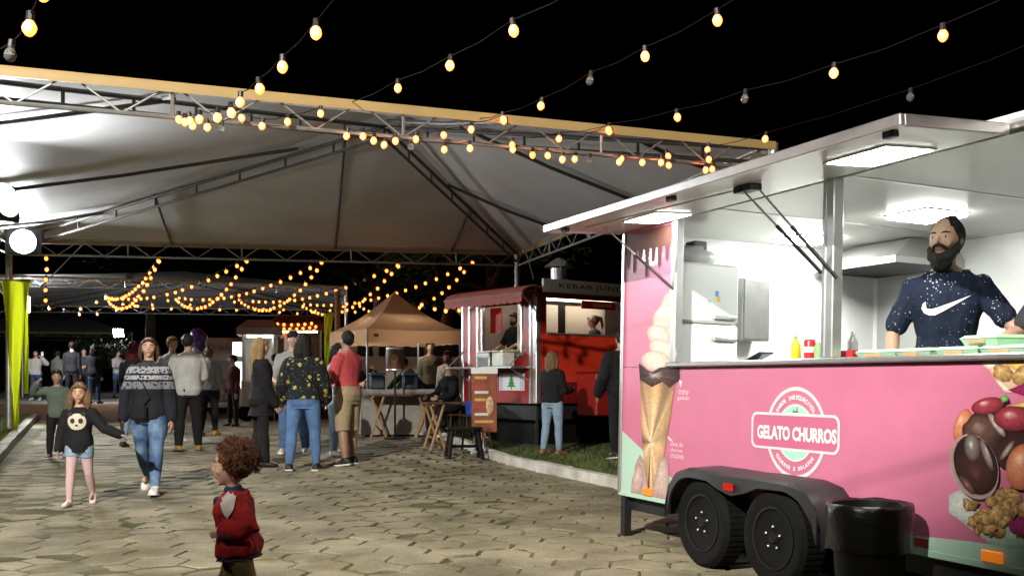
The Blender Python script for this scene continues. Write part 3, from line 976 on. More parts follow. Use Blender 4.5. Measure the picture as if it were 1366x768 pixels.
    if shoes:
        for i, sd in enumerate((-1, 1)):
            hip, kn, an = J[('leg', i)]
            a, b, sp = legs[i]
            pit = R(max(0, (b - a)) * .75) if b > a else -R(min(25, a - b)) * .6
            if a > 50: pit = 0
            yw = R(10) * sd
            FM = Matrix.Translation(an) @ Matrix.Rotation(yw, 4, 'Z') @ Matrix.Rotation(pit, 4, 'X')
            rings = []
            for (f, w, z0, h) in ((-.042, .016, -.034, .030), (-.034, .024, -.038, .044), (-.005, .026, -.038, .056), (.03, .027, -.038, .046), (.065, .031, -.038, .034), (.092, .029, -.038, .027), (.108, .018, -.036, .018)):
                ring = []
                for j in range(12):
                    q = 2 * math.pi * j / 12
                    x = w * math.cos(q); z = z0 + h * .5 + h * .5 * math.copysign(abs(math.sin(q)) ** .7, math.sin(q))
                    ring.append(FM @ Vector((x * H, -f * H, z * H)))
                rings.append(ring)
            mb = MB(); mb.loft(rings); mb.tube([FM @ Vector((0, 0, .0)), FM @ Vector((0, 0, .018 * H))], [.028 * H, .027 * H], 12)
            o = solid(mb, 'shoe', shoes['mat'], t, min(vox, .01), 1)
            if shoes.get('sole'):
                mb = MB(); rings = []
                for (f, w) in ((-.046, .018), (-.036, .027), (0, .028), (.03, .029), (.065, .033), (.094, .031), (.111, .019)):
                    rings.append([FM @ Vector((x * w * H, -f * H, (-.040 + z) * H)) for x, z in ((-1, 0), (1, 0), (1, .011), (-1, .011))])
                mb.loft(rings); mb.build('sole', shoes['sole'], o)
    # ---- hair
    if hair:
        st = hair['style']; hm_ = hair['mat']; mb = MB()
        if st == 'bald': pass
        elif st == 'curly':
            mb.ball(hp(0, -.12, .12), (.44 * hh, .46 * hh, .46 * hh), 20, 14, 0, HM)
            rr = random.Random(3)
            for k in range(260):
                a = rr.uniform(0, 6.28); b = rr.uniform(-.5, 1.0)
                d = Vector((math.cos(a) * math.sqrt(1 - b * b * .9), math.sin(a) * math.sqrt(1 - b * b * .9), b))
                if d.y < -.45 and b < .45: continue
                c = hp(d.x * .42, -d.y * .45 - .12, d.z * .45 + .12)
                mb.ball(c, hh * rr.uniform(.035, .065), 7, 5)
            o = solid(mb, 'hair', hm_, t, .005, 1, (.009, 80, (1, 1, 1)), seed)
            cu = MB()
            for k in range(900):
                a = rr.uniform(0, 6.28); b = rr.uniform(-.55, 1.0)
                d = Vector((math.cos(a) * math.sqrt(max(0, 1 - b * b)), math.sin(a) * math.sqrt(max(0, 1 - b * b)), b))
                if d.y < -.5 and b < .5: continue
                c = hp(d.x * .46, -d.y * .49 - .12, d.z * .49 + .12); u1 = d.orthogonal().normalized(); u2 = d.cross(u1)
                r0 = hh * rr.uniform(.02, .06); ph = rr.uniform(0, 6)
                cu.tube([c + u1 * math.cos(ph + s_ * 1.1) * r0 + u2 * math.sin(ph + s_ * 1.1) * r0 + d * s_ * rr.uniform(.001, .006) for s_ in range(6)], .0011, 3)
            cu.build('curls', hm_, o)
        else:
            bk = hair.get('back', .10); vol = hair.get('vol', 1.0)
            mb.ball(hp(0, -bk, .08), (.385 * hh * vol, .44 * hh * vol, .46 * hh * vol), 20, 14, 0, HM)
            if hair.get('fringe', True):
                mb.tube([hp(-.3, .17, .2), hp(-.17, .31, .31), hp(0, .36, .36), hp(.17, .31, .31), hp(.3, .17, .2)], .075 * hh, 8, rnd=True)
            ln = hair.get('len', 0)
            if st == 'bun':
                mb.ball(hp(0, -.30, .46), (.16 * hh, .16 * hh, .14 * hh), 12, 8)
            if st == 'pony':
                mb.tube([hp(0, -.45, .25), hp(0, -.72, .1), hp(0, -.72, -.5), hp(0, -.6, -.5 - ln)], [.1 * hh, .15 * hh, .13 * hh, .04 * hh], 10)
            if st == 'long':
                w = hair.get('w', 1.0); fw = hair.get('fwd', .0)
                for j in range(-4, 5):
                    q = j / 4
                    x0 = .34 * q; f0 = -.42 * math.sqrt(max(0, 1 - q * q)) * .9 - .02
                    sp = (.16 + random.uniform(-.05, .06))
                    L_ = ln * random.uniform(.86, 1.05)
                    zb = .514 * H - .0
                    mb.tube([hp(x0 * .8, f0 * .9 - .02, .22), hp(x0 * 1.1, f0 - .05, -.1), hp(x0 * 1.2 * w, f0 - .08 + fw * abs(q), -.1 - L_ * .45), hp(x0 * 1.15 * w + random.uniform(-.04, .04), f0 - .10 + fw * 1.4 * abs(q), -.1 - L_)], [.12 * hh, sp * hh, sp * hh * .95, .05 * hh], 8, rnd=True)
            o = solid(mb, 'hair', hm_, t, min(vox, .009), 2, (hair.get('wr', .010), hair.get('wf', 34), (1.6, 1.6, .22) if st in ('long', 'pony') else (1, 1, .6)), seed)
        if hair.get('beard'):
            mb = MB()
            mb.tube([hp(-.31, .06, -.10), hp(-.30, .12, -.26), hp(-.2, .26, -.42), hp(0, .33, -.50), hp(.2, .26, -.42), hp(.30, .12, -.26), hp(.31, .06, -.10)], [.05 * hh, .09 * hh, .13 * hh, .16 * hh, .13 * hh, .09 * hh, .05 * hh], 10, rnd=True)
            if hair['beard'] > 1: mb.ball(hp(0, .25, -.57), (.24 * hh, .18 * hh, .2 * hh), 14, 10, 0, HM)
            mb.tube([hp(-.17, .33, -.27), hp(-.09, .41, -.18), hp(0, .44, -.165), hp(.09, .41, -.18), hp(.17, .33, -.27)], .036 * hh, 8, rnd=True)
            solid(mb, 'beard', hm_, t, min(vox, .006), 1, (.006, 95, (1, 1, .5)), seed)
        if hair.get('cap'):
            mb = MB(); mb.ball(hp(0, -.04, .22), (.40 * hh, .46 * hh, .34 * hh), 18, 10, 0, HM)
            mb.tube([hp(-.2, .36, .22), hp(-.12, .6, .18), hp(.12, .6, .18), hp(.2, .36, .22)], .03 * hh, 6)
            solid(mb, 'cap', hair['cap'], t, min(vox, .01), 2)
    # ---- face details
    if face:
        for sd in (-1, 1):
            mb = MB(); mb.ball(hp(sd * .145, .345, .015), (.044 * hh, .022 * hh, .019 * hh), 10, 6, 0, HM)
            e_ = mb.build('eye', M_eye_w, t, 'all')
            mb = MB(); mb.ball(hp(sd * .145, .358, .015), (.028 * hh, .014 * hh, .021 * hh), 8, 6, 0, HM)
            mb.build('iris', M_eye_d, e_, 'all')
            mb = MB(); mb.tube([hp(sd * .06, .385, .10), hp(sd * .15, .368, .125), hp(sd * .24, .305, .10)], [.012 * hh, .017 * hh, .008 * hh], 6)
            mb.build('eyebrow', hair['mat'] if hair else M_eye_d, t, 'all')
        mb = MB()
        mb.tube([hp(-.11, .372, -.255), hp(-.04, .408, -.242), hp(.04, .408, -.242), hp(.11, .372, -.255)], [.006 * hh, .017 * hh, .017 * hh, .006 * hh], 6)
        mb.build('mouth', M_lip, t, 'all')
    t['_hc'] = tuple(headc); t['_hh'] = hh
    if extra: extra(t, T, hp, J, H)
    for k in ('_hc', '_hh'): del t[k]
    if '_top' in t: del t['_top']
    return t

def decal(t, polys, mats, origin, dirn, name='print', off=.004, side=False):
    """prints 2-D polygons (local x, z) on to the front of a shirt by dropping them along dirn"""
    o = bpy.data.objects[t['_top']]
    bvh = BVHTree.FromPolygons([v.co for v in o.data.vertices], [p.vertices for p in o.data.polygons])
    import bmesh
    for k, (pts, m) in enumerate(zip(polys, mats)):
        bm = bmesh.new()
        f = bm.faces.new([bm.verts.new((0, x, z) if side else (x, 0, z)) for x, z in pts])
        bmesh.ops.triangulate(bm, faces=bm.faces[:])
        for _ in range(7):
            ed = [e for e in bm.edges if e.calc_length() > .025]
            if not ed: break
            bmesh.ops.subdivide_edges(bm, edges=ed, cuts=1)
            bmesh.ops.triangulate(bm, faces=bm.faces[:])
        bad = []
        for v in bm.verts:
            h = bvh.ray_cast(Vector((origin, v.co.y, v.co.z)) if side else Vector((v.co.x, origin, v.co.z)), Vector(dirn))
            if h[0] is None: bad.append(v)
            else: v.co = h[0] - Vector(dirn) * (off + .0015 * k)
        bmesh.ops.delete(bm, geom=bad, context='VERTS')
        me = bpy.data.meshes.new(name); bm.to_mesh(me); bm.free()
        me.materials.append(m)
        me.polygons.foreach_set('use_smooth', [True] * len(me.polygons))
        link(name, me, o)
# ------------------------------------------------------------------ pink ice-cream trailer
TO = Vector((.83, 8.08, 0)); TX = Vector((.406, -.914, 0)); TY = Vector((.914, .406, 0))
TRZ = math.atan2(-.914, .406)
trailer = thing('food_trailer', 'pink ice cream and churros food trailer with its hatch raised', 'food trailer', TO, TRZ)
trailer.rotation_euler = (R(-1.3), 0, TRZ)
TROLL = R(-1.3)
TMAT = Matrix.Translation(TO) @ Matrix.Rotation(TRZ, 4, 'Z') @ Matrix.Rotation(TROLL, 4, 'X')
def tw(t, y, z=0): return TMAT @ Vector((t, y, z))
M_pink = mat('pink_vinyl', (.55, .16, .27), .4, 0, .06, 3, coat=.08, spec=.35)
M_pink_in = M_white
M_mint = mat('mint_vinyl', (.42, .62, .52), .45, 0, .05, 2, spec=.3)
TL = 4.3; ZB = .34; ZS = 1.30; ZT = 2.40; TD = 2.5; ZC = 2.36
def tpart(name, m, a, b, bev=.0, parent=None):
    mb = MB(); mb.box(a, b, bev=bev); return mb.build(name, m, parent or trailer)
lower = tpart('side_panel', M_pink, (0, 0, ZB), (TL, .04, ZS))
tpart('side_panel', M_pink, (0, 0.0015, ZS + .004), (.70, .04, ZT))
tpart('side_panel', M_pink, (3.95, .0015, ZS + .004), (TL, .04, ZT))
tpart('header', M_alu, (.70, .002, 2.375), (3.95, .04, ZT))
tpart('end_wall', M_pink, (0.002, .0405, ZB), (.04, TD, ZT))
tpart('end_wall', M_pink, (TL - .04, .0405, ZB), (TL - .002, TD, ZT))
tpart('back_wall', M_pink, (0, TD + .0005, ZB), (TL, TD + .04, ZT))
tpart('end_lining', M_white, (.041, .041, .43), (.055, TD - .001, ZC - .001))
tpart('end_lining', M_white, (TL - .055, .041, .43), (TL - .041, TD - .001, ZC - .001))
tpart('back_lining', M_white, (.0555, TD - .014, .43), (TL - .0555, TD - .0005, ZC - .001))
M_floor = mat('aluminium_floor', (.25, .25, .25), .4, .7)
tpart('floor', M_floor, (.041, .041, .36), (TL - .041, TD - .001, .425))
M_ceil = mat('white_ceiling_sheet', (.82, .83, .79), .16, 0, .03, 3)
tpart('ceiling', M_ceil, (.041, .041, ZC), (TL - .041, TD - .001, ZC + .02))
tpart('roof', M_white, (-.015, -.012, ZT + .001), (TL + .015, TD + .05, ZT + .045), .015)
# ceiling joints
for x in (1.2, 2.45, 3.65):
    tpart('ceiling_strip', M_alu, (x, .05, ZC - .0045), (x + .03, TD - .02, ZC - .0005))
# aluminium corner and frame bars
for (a, b) in (((-.012, -.012, ZB - .01), (.03, .0, ZT)), ((.70, -.012, ZS + .03), (.765, .055, 2.374)), ((2.30, -.012, ZS + .03), (2.335, .055, 2.374)), ((2.338, -.014, ZS + .03), (2.40, .06, 2.374)), ((3.90, -.012, ZS + .03), (3.95, .055, 2.374))):
    tpart('window_post', M_alu, a, b, .006)
tpart('sill', M_alu, (.69, -.045, ZS - .005), (3.97, .12, ZS + .028), .008)
tpart('bottom_rail', M_mint, (0.0, -.006, ZB - .03), (TL, .03, ZB + .001))
# hatch
HZ = 2.355
hatch = tpart('hatch', mat('white_hatch_sheet', (.86, .87, .84), .2, 0, .03, 3), (-.02, -.66, HZ), (3.57, -.012, HZ + .03))
for (a, b) in (((-.035, -.69, HZ - .012), (3.585, -.662, HZ + .045)), ((-.035, -.661, HZ - .012), (-.021, -.014, HZ + .045)), ((3.571, -.661, HZ - .012), (3.585, -.014, HZ + .045))):
    tpart('hatch_edge', M_alu, a, b, .006, hatch)
for x in (.16, 1.6, 3.42):
    tpart('hatch_latch', M_dsteel, (x, -.64, HZ - .035), (x + .07, -.6, HZ - .002), .004, hatch)
def strut(a, b, parent):
    a = Vector(a); b = Vector(b); m_ = a.lerp(b, .45)
    mb = MB(); mb.tube([a, m_], .006, 6); mb.build('gas_strut_rod', M_alu, parent)
    mb = MB(); mb.tube([m_, b], .011, 8); mb.build('gas_strut', M_black, parent)
strut((.28, -.33, HZ - .005), (.735, -.035, 1.85), hatch)
strut((2.03, -.40, HZ - .005), (2.30, -.04, 1.82), hatch)
strut((2.10, -.34, HZ - .005), (2.43, -.045, 1.78), hatch)
for x in (2.02, 2.1):
    tpart('strut_bracket', M_dsteel, (x - .03, -.42, HZ - .04), (x + .05, -.33, HZ - .002), .004, hatch)
mb = MB(); mb.tube([(.3, -.5, HZ - .012), (1.2, -.48, HZ - .02), (2.0, -.38, HZ - .015)], .006, 5); mb.build('wire', M_alu, hatch)
# lamps
M_panel = led('led_panel', (.97, 1, .93), 95)
M_panel2 = led('hatch_led_panel', (.97, 1, .93), 30)
def lamp_panel(x, y, z, w, d, parent, m=None):
    mb = MB(); mb.box((x - w / 2 - .015, y - d / 2 - .015, z - .008), (x + w / 2 + .015, y + d / 2 + .015, z - .0005)); fr = mb.build('lamp_frame', M_white, parent)
    mb = MB(); mb.box((x - w / 2, y - d / 2, z - (.012 if m else .026)), (x + w / 2, y + d / 2, z - .0085)); mb.build('lamp_panel', m or M_panel, parent)
lamp_panel(.80, -.2, HZ, .42, .28, hatch, M_panel2)
lamp_panel(2.98, -.24, HZ, .42, .30, hatch, M_panel2)
hatch.location = (0, -.012, HZ + .03); hatch.rotation_euler.x = R(3.4)
for me_ in [hatch.data] + [c_.data for c_ in hatch.children_recursive]:
    me_.transform(Matrix.Translation((0, .012, -HZ - .03)))
lamp_panel(1.76, 1.34, ZC - .001, .36, .36, trailer)
lamp_panel(.48, 1.40, ZC - .001, .36, .36, trailer)
# chassis, wheels, mudguard
tpart('chassis', M_dsteel, (.05, .06, .2), (TL + .2, TD - .06, ZB - .031))
for x in (.015,):
    tpart('corner_leg', M_dsteel, (x, .01, -.02), (x + .06, .07, ZB - .031))
    tpart('corner_leg', M_dsteel, (x, TD - .09, -.02), (x + .06, TD - .03, ZB - .031))
WR = .285
M_nut = mat('dull_steel_nut', (.12, .12, .12), .4, .6)
M_rim = mat('black_rim', (.012, .012, .013), .3, .2, .3, 15)
def wheel(x, y0, y1):
    Mx = Matrix.Rotation(R(90), 4, 'X')
    c = (x, 0, WR - .005)
    mb = MB(); hw = (y1 - y0) / 2; yc = (y0 + y1) / 2
    prof = [(.185, -hw * .8), (.22, -hw), (.262, -hw * .96), (WR, -hw * .68), (WR, hw * .68), (.262, hw * .96), (.22, hw), (.185, hw * .8)]
    mb.lathe(prof, (x, yc, WR - .005), 36, 0, Mx)
    for k in range(48):
        a = 2 * math.pi * k / 48
        q = Matrix.Translation((x, yc, WR - .005)) @ Matrix.Rotation(a, 4, 'Y')
        mb.box((-.012, -hw * .66, WR - .004), (.009, hw * .66, WR + .004), M=q)
    w_ = mb.build('wheel', M_rubber, trailer, True)
    mb = MB(); mb.lathe([(.186, hw * .78), (.186, hw * .9), (.17, hw * .92), (.16, hw * .55), (.10, hw * .45), (.085, hw * .7), (.04, hw * .75), (.03, hw * .95), (.001, hw * .97)], (x, yc, WR - .005), 30, 0, Mx)
    r_ = mb.build('rim', M_rim, w_, True)
    for k in range(5):
        a = 2 * math.pi * k / 5 + .3
        mb = MB(); mb.lathe([(.011, 0), (.011, .02), (.004, .026)], (x + .065 * math.cos(a), yc - hw * .68, WR - .005 + .065 * math.sin(a)), 6, 0, Mx)
        mb.build('wheel_nut', M_nut, w_)
    for k in range(8):
        a = 2 * math.pi * k / 8
        mb = MB(); mb.lathe([(.014, -.002), (.014, .004)], (x + .128 * math.cos(a), yc - hw * .505, WR - .005 + .128 * math.sin(a)), 10, 0, Mx)
        mb.build('rim_hole', M_black, w_)
    return w_
for x in (1.45, 2.17): wheel(x, -.235, -.05)
for x in (1.45, 2.17): wheel(x, TD + .06, TD + .24)
def mudguard():
    # outline along the trailer (x, z), with a dip between the wheels
    top = [(1.07, .30), (1.075, .40), (1.11, .52), (1.19, .60), (1.32, .635), (1.6, .635), (1.81, .63), (2.0, .635), (2.35, .63), (2.50, .60), (2.58, .53), (2.62, .42), (2.63, .30)]
    low = [(1.105, .30), (1.115, .38), (1.16, .47), (1.24, .54), (1.34, .565), (1.55, .56), (1.68, .515), (1.81, .49), (1.94, .515), (2.07, .56), (2.32, .565), (2.43, .53), (2.50, .47), (2.56, .40), (2.59, .30)]
    mb = MB()
    ra = []; 
    for (x, z) in top:
        ra.append([(x, .0 - .001, z), (x, -.24, z - .012), (x, -.262, z - .03)])
    mb.loft(ra, 0, False, False)
    # outer skirt
    def interp(tab, x): return lerp_tab(sorted(tab), x)
    xs_ = [1.105 + (2.59 - 1.105) * i / 40 for i in range(41)]
    sk_ = []
    for x in xs_:
        zt = interp([(a, b) for a, b in top], x) - .03; zl = min(zt - .01, interp(low, x))
        sk_.append([(x, -.262, zt), (x, -.266, zl), (x, -.252, zl - .004), (x, -.246, zt - .004)])
    mb.loft(sk_, 0, True)
    o = mb.build('mudguard', mat('grey_black_mudguard', (.018, .018, .019), .45, 0, .25, 12, .2, 60), trailer, True)
    mb = MB(); mb.box((1.75, -.279, .515), (1.85, -.266, .565), bev=.008); mb.build('reflector', mat('red_reflector', (.5, .01, .01), .2), o)
mudguard()
# reflective tape and marker lamps on the bottom edge
M_rtape = mat('red_tape', (.45, .02, .03), .35); M_wtape = mat('white_tape', (.7, .7, .66), .35)
M_orange = mat('orange_marker', (.9, .22, .02), .25, emit=(1, .25, .02), es=.35)
for x, w, m in ((.50, .14, M_rtape), (.66, .12, M_wtape), (.80, .14, M_rtape), (2.70, .1, M_rtape), (2.82, .06, M_wtape), (2.90, .22, M_rtape)):
    tpart('reflective_tape', m, (x, -.0035, ZB + .012), (x + w, -.001, ZB + .055))
for x in (.38, 3.46): tpart('marker_lamp', M_orange, (x, -.02, ZB + .005), (x + .12, -.002, ZB + .06), .006)

# ---- printed graphics: traced on the panel plane in metres (t along, z up)
def tz(px, py):
    r = (px - CX) / FPX
    t = (r * TO.y - TO.x) / (TX.x - r * TX.y)
    Y = TO.y + TX.y * t
    return t, CH - (py - HY) * Y / FPX
def ink(name, col, rough=.6, var=.06, scale=12): return mat('ink_' + name, col, .6, 0, var, scale, spec=.15)
LAY = [0]
def prnt(name, shapes, parent=None):
    """shapes: list of (points in (t, z), material); each later one lies a hair above the one before"""
    mb = MB(); mats_ = []
    for k, (pts, m) in enumerate(shapes):
        if m not in mats_: mats_.append(m)
        y = -.0016 - .0005 * k
        mb.poly([(x, y, z) for x, z in pts], mats_.index(m))
    return mb.build(name, mats_, parent or lower)
def ell(cx, cy, rx, ry, rot=0, n=28, wob=0):
    out = []
    for j in range(n):
        a = 2 * math.pi * j / n; k = 1 + wob * noise.noise(Vector((math.cos(a) * 2, math.sin(a) * 2, cx * .1)))
        x, y = rx * k * math.cos(a), ry * k * math.sin(a); c, s_ = math.cos(rot), math.sin(rot)
        out.append(tz(cx + x * c - y * s_, cy + x * s_ + y * c))
    return out
def pp(*pts): return [tz(x, y) for x, y in pts]
def print_mat():
    m = mat('printed_photo_ink', (.5, .5, .5), .6, 0, .0, 12, spec=.15)
    nt, b = nodes_of(m)
    at_ = nt.nodes.new('ShaderNodeAttribute'); at_.attribute_name = 'ink'
    no = nt.nodes.new('ShaderNodeTexNoise'); no.inputs['Scale'].default_value = 45; no.inputs['Detail'].default_value = 6; no.inputs['Roughness'].default_value = .7
    tc = nt.nodes.new('ShaderNodeTexCoord'); nt.links.new(tc.outputs['Object'], no.inputs['Vector'])
    rp = nt.nodes.new('ShaderNodeValToRGB'); rp.color_ramp.elements[0].position = .3; rp.color_ramp.elements[0].color = (.72, .72, .72, 1); rp.color_ramp.elements[1].position = .7; rp.color_ramp.elements[1].color = (1.2, 1.2, 1.2, 1)
    nt.links.new(no.outputs['Fac'], rp.inputs['Fac'])
    mx = nt.nodes.new('ShaderNodeMix'); mx.data_type = 'RGBA'; mx.blend_type = 'MULTIPLY'; mx.inputs['Factor'].default_value = 1
    nt.links.new(at_.outputs['Color'], mx.inputs[6]); nt.links.new(rp.outputs['Color'], mx.inputs[7]); nt.links.new(mx.outputs[2], b.inputs['Base Color'])
    return m
def photo_print(name, blobs, base_layer=0, parent=None):
    """a printed picture: each blob is a flat shape whose ink runs from an edge colour to a middle colour to a glint"""
    P_ = print_mat(); vs = []; fs = []; cols = []
    for k, (outline, hi, edge, mid, top, spk) in enumerate(blobs):
        y = -.0016 - .0004 * (k + base_layer); n_ = len(outline); hx, hz = hi
        rings_ = 9; o = len(vs)
        for r_ in range(rings_):
            q = 1 - r_ / (rings_ - 1) * .985
            for (x, z) in outline:
                vs.append((hx + (x - hx) * q, y, hz + (z - hz) * q))
                g = 1 - q
                c = [edge[i] + (mid[i] - edge[i]) * min(1, g / .45) for i in range(3)] if g < .45 else [mid[i] + (top[i] - mid[i]) * max(0, (g - .62) / .38) ** 1.3 if g > .62 else mid[i] for i in range(3)]
                if spk:
                    w = 1 + spk * noise.noise(Vector((x * 70, z * 70, k))) * 1.6
                    c = [max(.01, v * w) for v in c]
                cols.append((*c, 1))
        for r_ in range(rings_ - 1):
            for j in range(n_):
                l = (j + 1) % n_
                fs.append((o + r_ * n_ + j, o + r_ * n_ + l, o + (r_ + 1) * n_ + l, o + (r_ + 1) * n_ + j))
    me = bpy.data.meshes.new(name); me.from_pydata(vs, [], fs); me.update()
    ca = me.color_attributes.new('ink', 'FLOAT_COLOR', 'POINT')
    for i, c in enumerate(cols): ca.data[i].color = c
    me.materials.append(P_)
    return link(name, me, parent or lower)
def B(cx, cy, rx, ry, rot=0, edge=(0, 0, 0), mid=(0, 0, 0), top=(0, 0, 0), spk=0, h=(-.3, -.4), wob=0, n=30):
    return (ell(cx, cy, rx, ry, rot, n, wob), tz(cx + h[0] * rx, cy + h[1] * ry), edge, mid, top, spk)
def BP(pts, hi, edge, mid, top, spk=0): 
    out = []
    for (x0_, y0_), (x1_, y1_) in zip(pts, pts[1:] + pts[:1]):
        for j in range(4): out.append(tz(x0_ + (x1_ - x0_) * j / 4, y0_ + (y1_ - y0_) * j / 4))
    return (out, tz(*hi), edge, mid, top, spk)
I_pale = ink('pale_pink', (.85, .62, .66)); I_white = ink('cream_white', (.82, .78, .74)); I_mint = ink('mint', (.36, .66, .52))
I_choc = ink('chocolate', (.05, .018, .012), .25); I_choc2 = ink('chocolate_light', (.15, .065, .05)); I_shine = ink('shine', (.62, .58, .56))
I_wafer = ink('sugared_wafer', (.55, .36, .2), .5, .35, 60); I_waf2 = ink('wafer_shade', (.42, .25, .12), .5, .35, 60)
I_cream = ink('ice_cream', (.78, .68, .58), .4, .06, 20); I_cream2 = ink('ice_cream_shade', (.55, .43, .38)); I_skin = ink('printed_skin', (.62, .42, .38))
I_skin2 = ink('printed_skin_shade', (.42, .27, .26)); I_cherry = ink('cherry', (.32, .03, .05)); I_cherry2 = ink('cherry_light', (.62, .2, .22)); I_or = ink('apricot', (.62, .22, .10)); I_or2 = ink('apricot_light', (.85, .5, .35))
I_crumb = ink('crumb', (.45, .26, .09), .6, .5, 45); I_crumb2 = ink('crumb_light', (.66, .45, .2), .6, .4, 60); I_green = ink('leaf_green', (.18, .4, .12)); I_grey = ink('paper_grey', (.58, .6, .57)); I_mag = ink('magenta', (.3, .02, .11)); I_yel = ink('fruit_yellow', (.75, .52, .12))
t0, z0 = 0.031, ZB + .001
shapes = [([(0.031, .81), (0.031, z0), (1.12, z0)], M_mint)]
prnt('mint_print', shapes)
# darker lower band on the far right
prnt('mint_print', [([(2.72, z0), (TL, z0), (TL, .455), (3.4, .425), (2.95, .40), (2.72, .395)], M_mint)])
# chocolate drip at the top
drip = [([(.031, 2.33), (.70, 2.33), (.70, 2.19), (.031, 2.19)], I_choc2)]
for x_, w_, z_ in ((.075, .035, 2.06), (.17, .03, 2.02), (.255, .032, 2.10), (.35, .034, 1.97), (.44, .03, 2.08), (.53, .034, 2.03), (.63, .032, 2.07)):
    drip.append(([(x_ - w_, 2.195), (x_ - w_ * .6, 2.13), (x_ - w_ * .55, z_ + .03), (x_ - w_ * .3, z_ + .006), (x_, z_), (x_ + w_ * .3, z_ + .006), (x_ + w_ * .55, z_ + .03), (x_ + w_ * .6, 2.13), (x_ + w_, 2.195)], I_choc2))
prnt('chocolate_drip_print', drip)
# cone, cream and hand
CR = ((.5, .4, .34), (.72, .62, .54), (.8, .74, .68)); CH_ = ((.03, .012, .010), (.055, .02, .016), (.5, .44, .42)); WF = ((.36, .2, .09), (.52, .34, .19), (.66, .5, .34)); SKN = ((.36, .24, .22), (.55, .39, .35), (.66, .52, .5))
cone = [BP([(880, 395), (893, 378), (893, 460), (868, 474), (863, 450), (870, 420)], (888, 420), *CR), B(880, 424, 14, 20, .45, *CR), B(874, 447, 17, 13, .6, *CR), B(880, 466, 20, 13, .5, *CR), B(871, 482, 20, 14, .25, *CR),
        BP([(850, 498), (872, 506), (897, 508), (891, 560), (879, 640), (868, 663), (860, 640), (853, 570)], (866, 590), *WF, .8),
        BP([(848, 484), (856, 492), (866, 496), (876, 490), (893, 488), (902, 484), (903, 506), (890, 517), (880, 509), (866, 516), (850, 506)], (868, 500), (.03, .014, .012), (.08, .045, .04), (.55, .5, .48), .5),
        BP([(846, 620), (852, 606), (858, 615), (862, 640), (866, 664), (843, 660)], (852, 630), *SKN), BP([(842, 640), (850, 616), (857, 622), (858, 645), (852, 661), (841, 659)], (849, 632), *SKN), BP([(872, 640), (880, 606), (889, 612), (892, 640), (888, 667), (868, 664)], (881, 630), *SKN)]
photo_print('ice_cream_cone_print', cone)
# small script notes beside the cone
def put_text(txt, px, py, w_px, h_px, m, bold=.0, rot=0.0, name='lettering', depth=1, parent=None, spacing=1.0):
    me, w, h = text_mesh(txt, 1.0, bold, spacing)
    t, z = tz(px, py); tl_, _ = tz(px - w_px / 2, py); tr_, _ = tz(px + w_px / 2, py)
    Y = TO.y + TX.y * t; hw = h_px * Y / FPX
    sx = (tr_ - tl_) / w; sz = hw / h
    for v in me.vertices:
        x, y = v.co.x * sx, v.co.y * sz
        c, s_ = math.cos(rot), math.sin(rot)
        v.co = (t + x * c - y * s_, -.0016 - .0005 * depth, z + x * s_ + y * c)
    me.materials.clear(); me.materials.append(m)
    return link(name, me, parent or lower)
put_text('creme', 908, 523, 13, 6, I_pale, .0, -.05); put_text('gelado', 908, 531, 16, 7, I_pale)
put_text('cone de', 900, 592, 17, 6, I_pale); put_text('churros', 900, 600, 16, 5, I_pale); put_text('crocante', 901, 608, 17, 6, I_pale)
prnt('arrow_print', [(pp((902, 505), (906, 509), (904, 517), (902, 509)), I_pale), (pp((886, 580), (893, 585), (896, 590), (890, 586)), I_pale)])
# round logo
LC = tz(1057.5, 577); LRAD = .275
def ring2(cx, cz, r0, r1, n=56, a0=0.0, a1=2 * math.pi):
    out = []
    for j in range(n):
        a = a0 + (a1 - a0) * j / n; b = a0 + (a1 - a0) * (j + 1) / n
        out.append([(cx + r0 * math.cos(a), cz + r0 * math.sin(a)), (cx + r1 * math.cos(a), cz + r1 * math.sin(a)), (cx + r1 * math.cos(b), cz + r1 * math.sin(b)), (cx + r0 * math.cos(b), cz + r0 * math.sin(b))])
    return out
def flat(name, quads, m, depth, parent=None):
    mb = MB()
    for q in quads: mb.poly([(x, -.0016 - .0005 * depth, z) for x, z in q])
    return mb.build(name, m, parent or lower)
flat('logo_ring', ring2(*LC, LRAD - .022, LRAD), I_pale, 1)
flat('logo_disc', [[(LC[0] + .165 * math.cos(a), LC[1] + .165 * math.sin(a)) for a in [2 * math.pi * j / 40 for j in range(40)]]], I_mint, 1)
flat('logo_disc_rim', ring2(*LC, .163, .172), I_pale, 2)
def rrect(cx, cz, w, h, r, n=6):
    out = []
    for (sx, sz, a0) in ((1, 1, 0), (-1, 1, math.pi / 2), (-1, -1, math.pi), (1, -1, 1.5 * math.pi)):
        for j in range(n + 1):
            a = a0 + math.pi / 2 * j / n
            out.append((cx + sx * (w / 2 - r) + r * math.cos(a), cz + sz * (h / 2 - r) + r * math.sin(a)))
    return out
tl_, _ = tz(999.5, 575); tr_, _ = tz(1117, 580)
BW = tr_ - tl_; bc = ((tl_ + tr_) / 2, LC[1] + .003)
flat('logo_banner', [rrect(*bc, BW, .225, .05)], I_pale, 3)
flat('logo_banner', [rrect(*bc, BW - .036, .195, .04)], mat('ink_pink', (.53, .13, .245), .35, 0, .04, 2), 4)
put_text('GELATO CHURROS', 1057.5, 578.5, 105, 19, I_white, .04, 0, 'lettering', 6, None, .98)
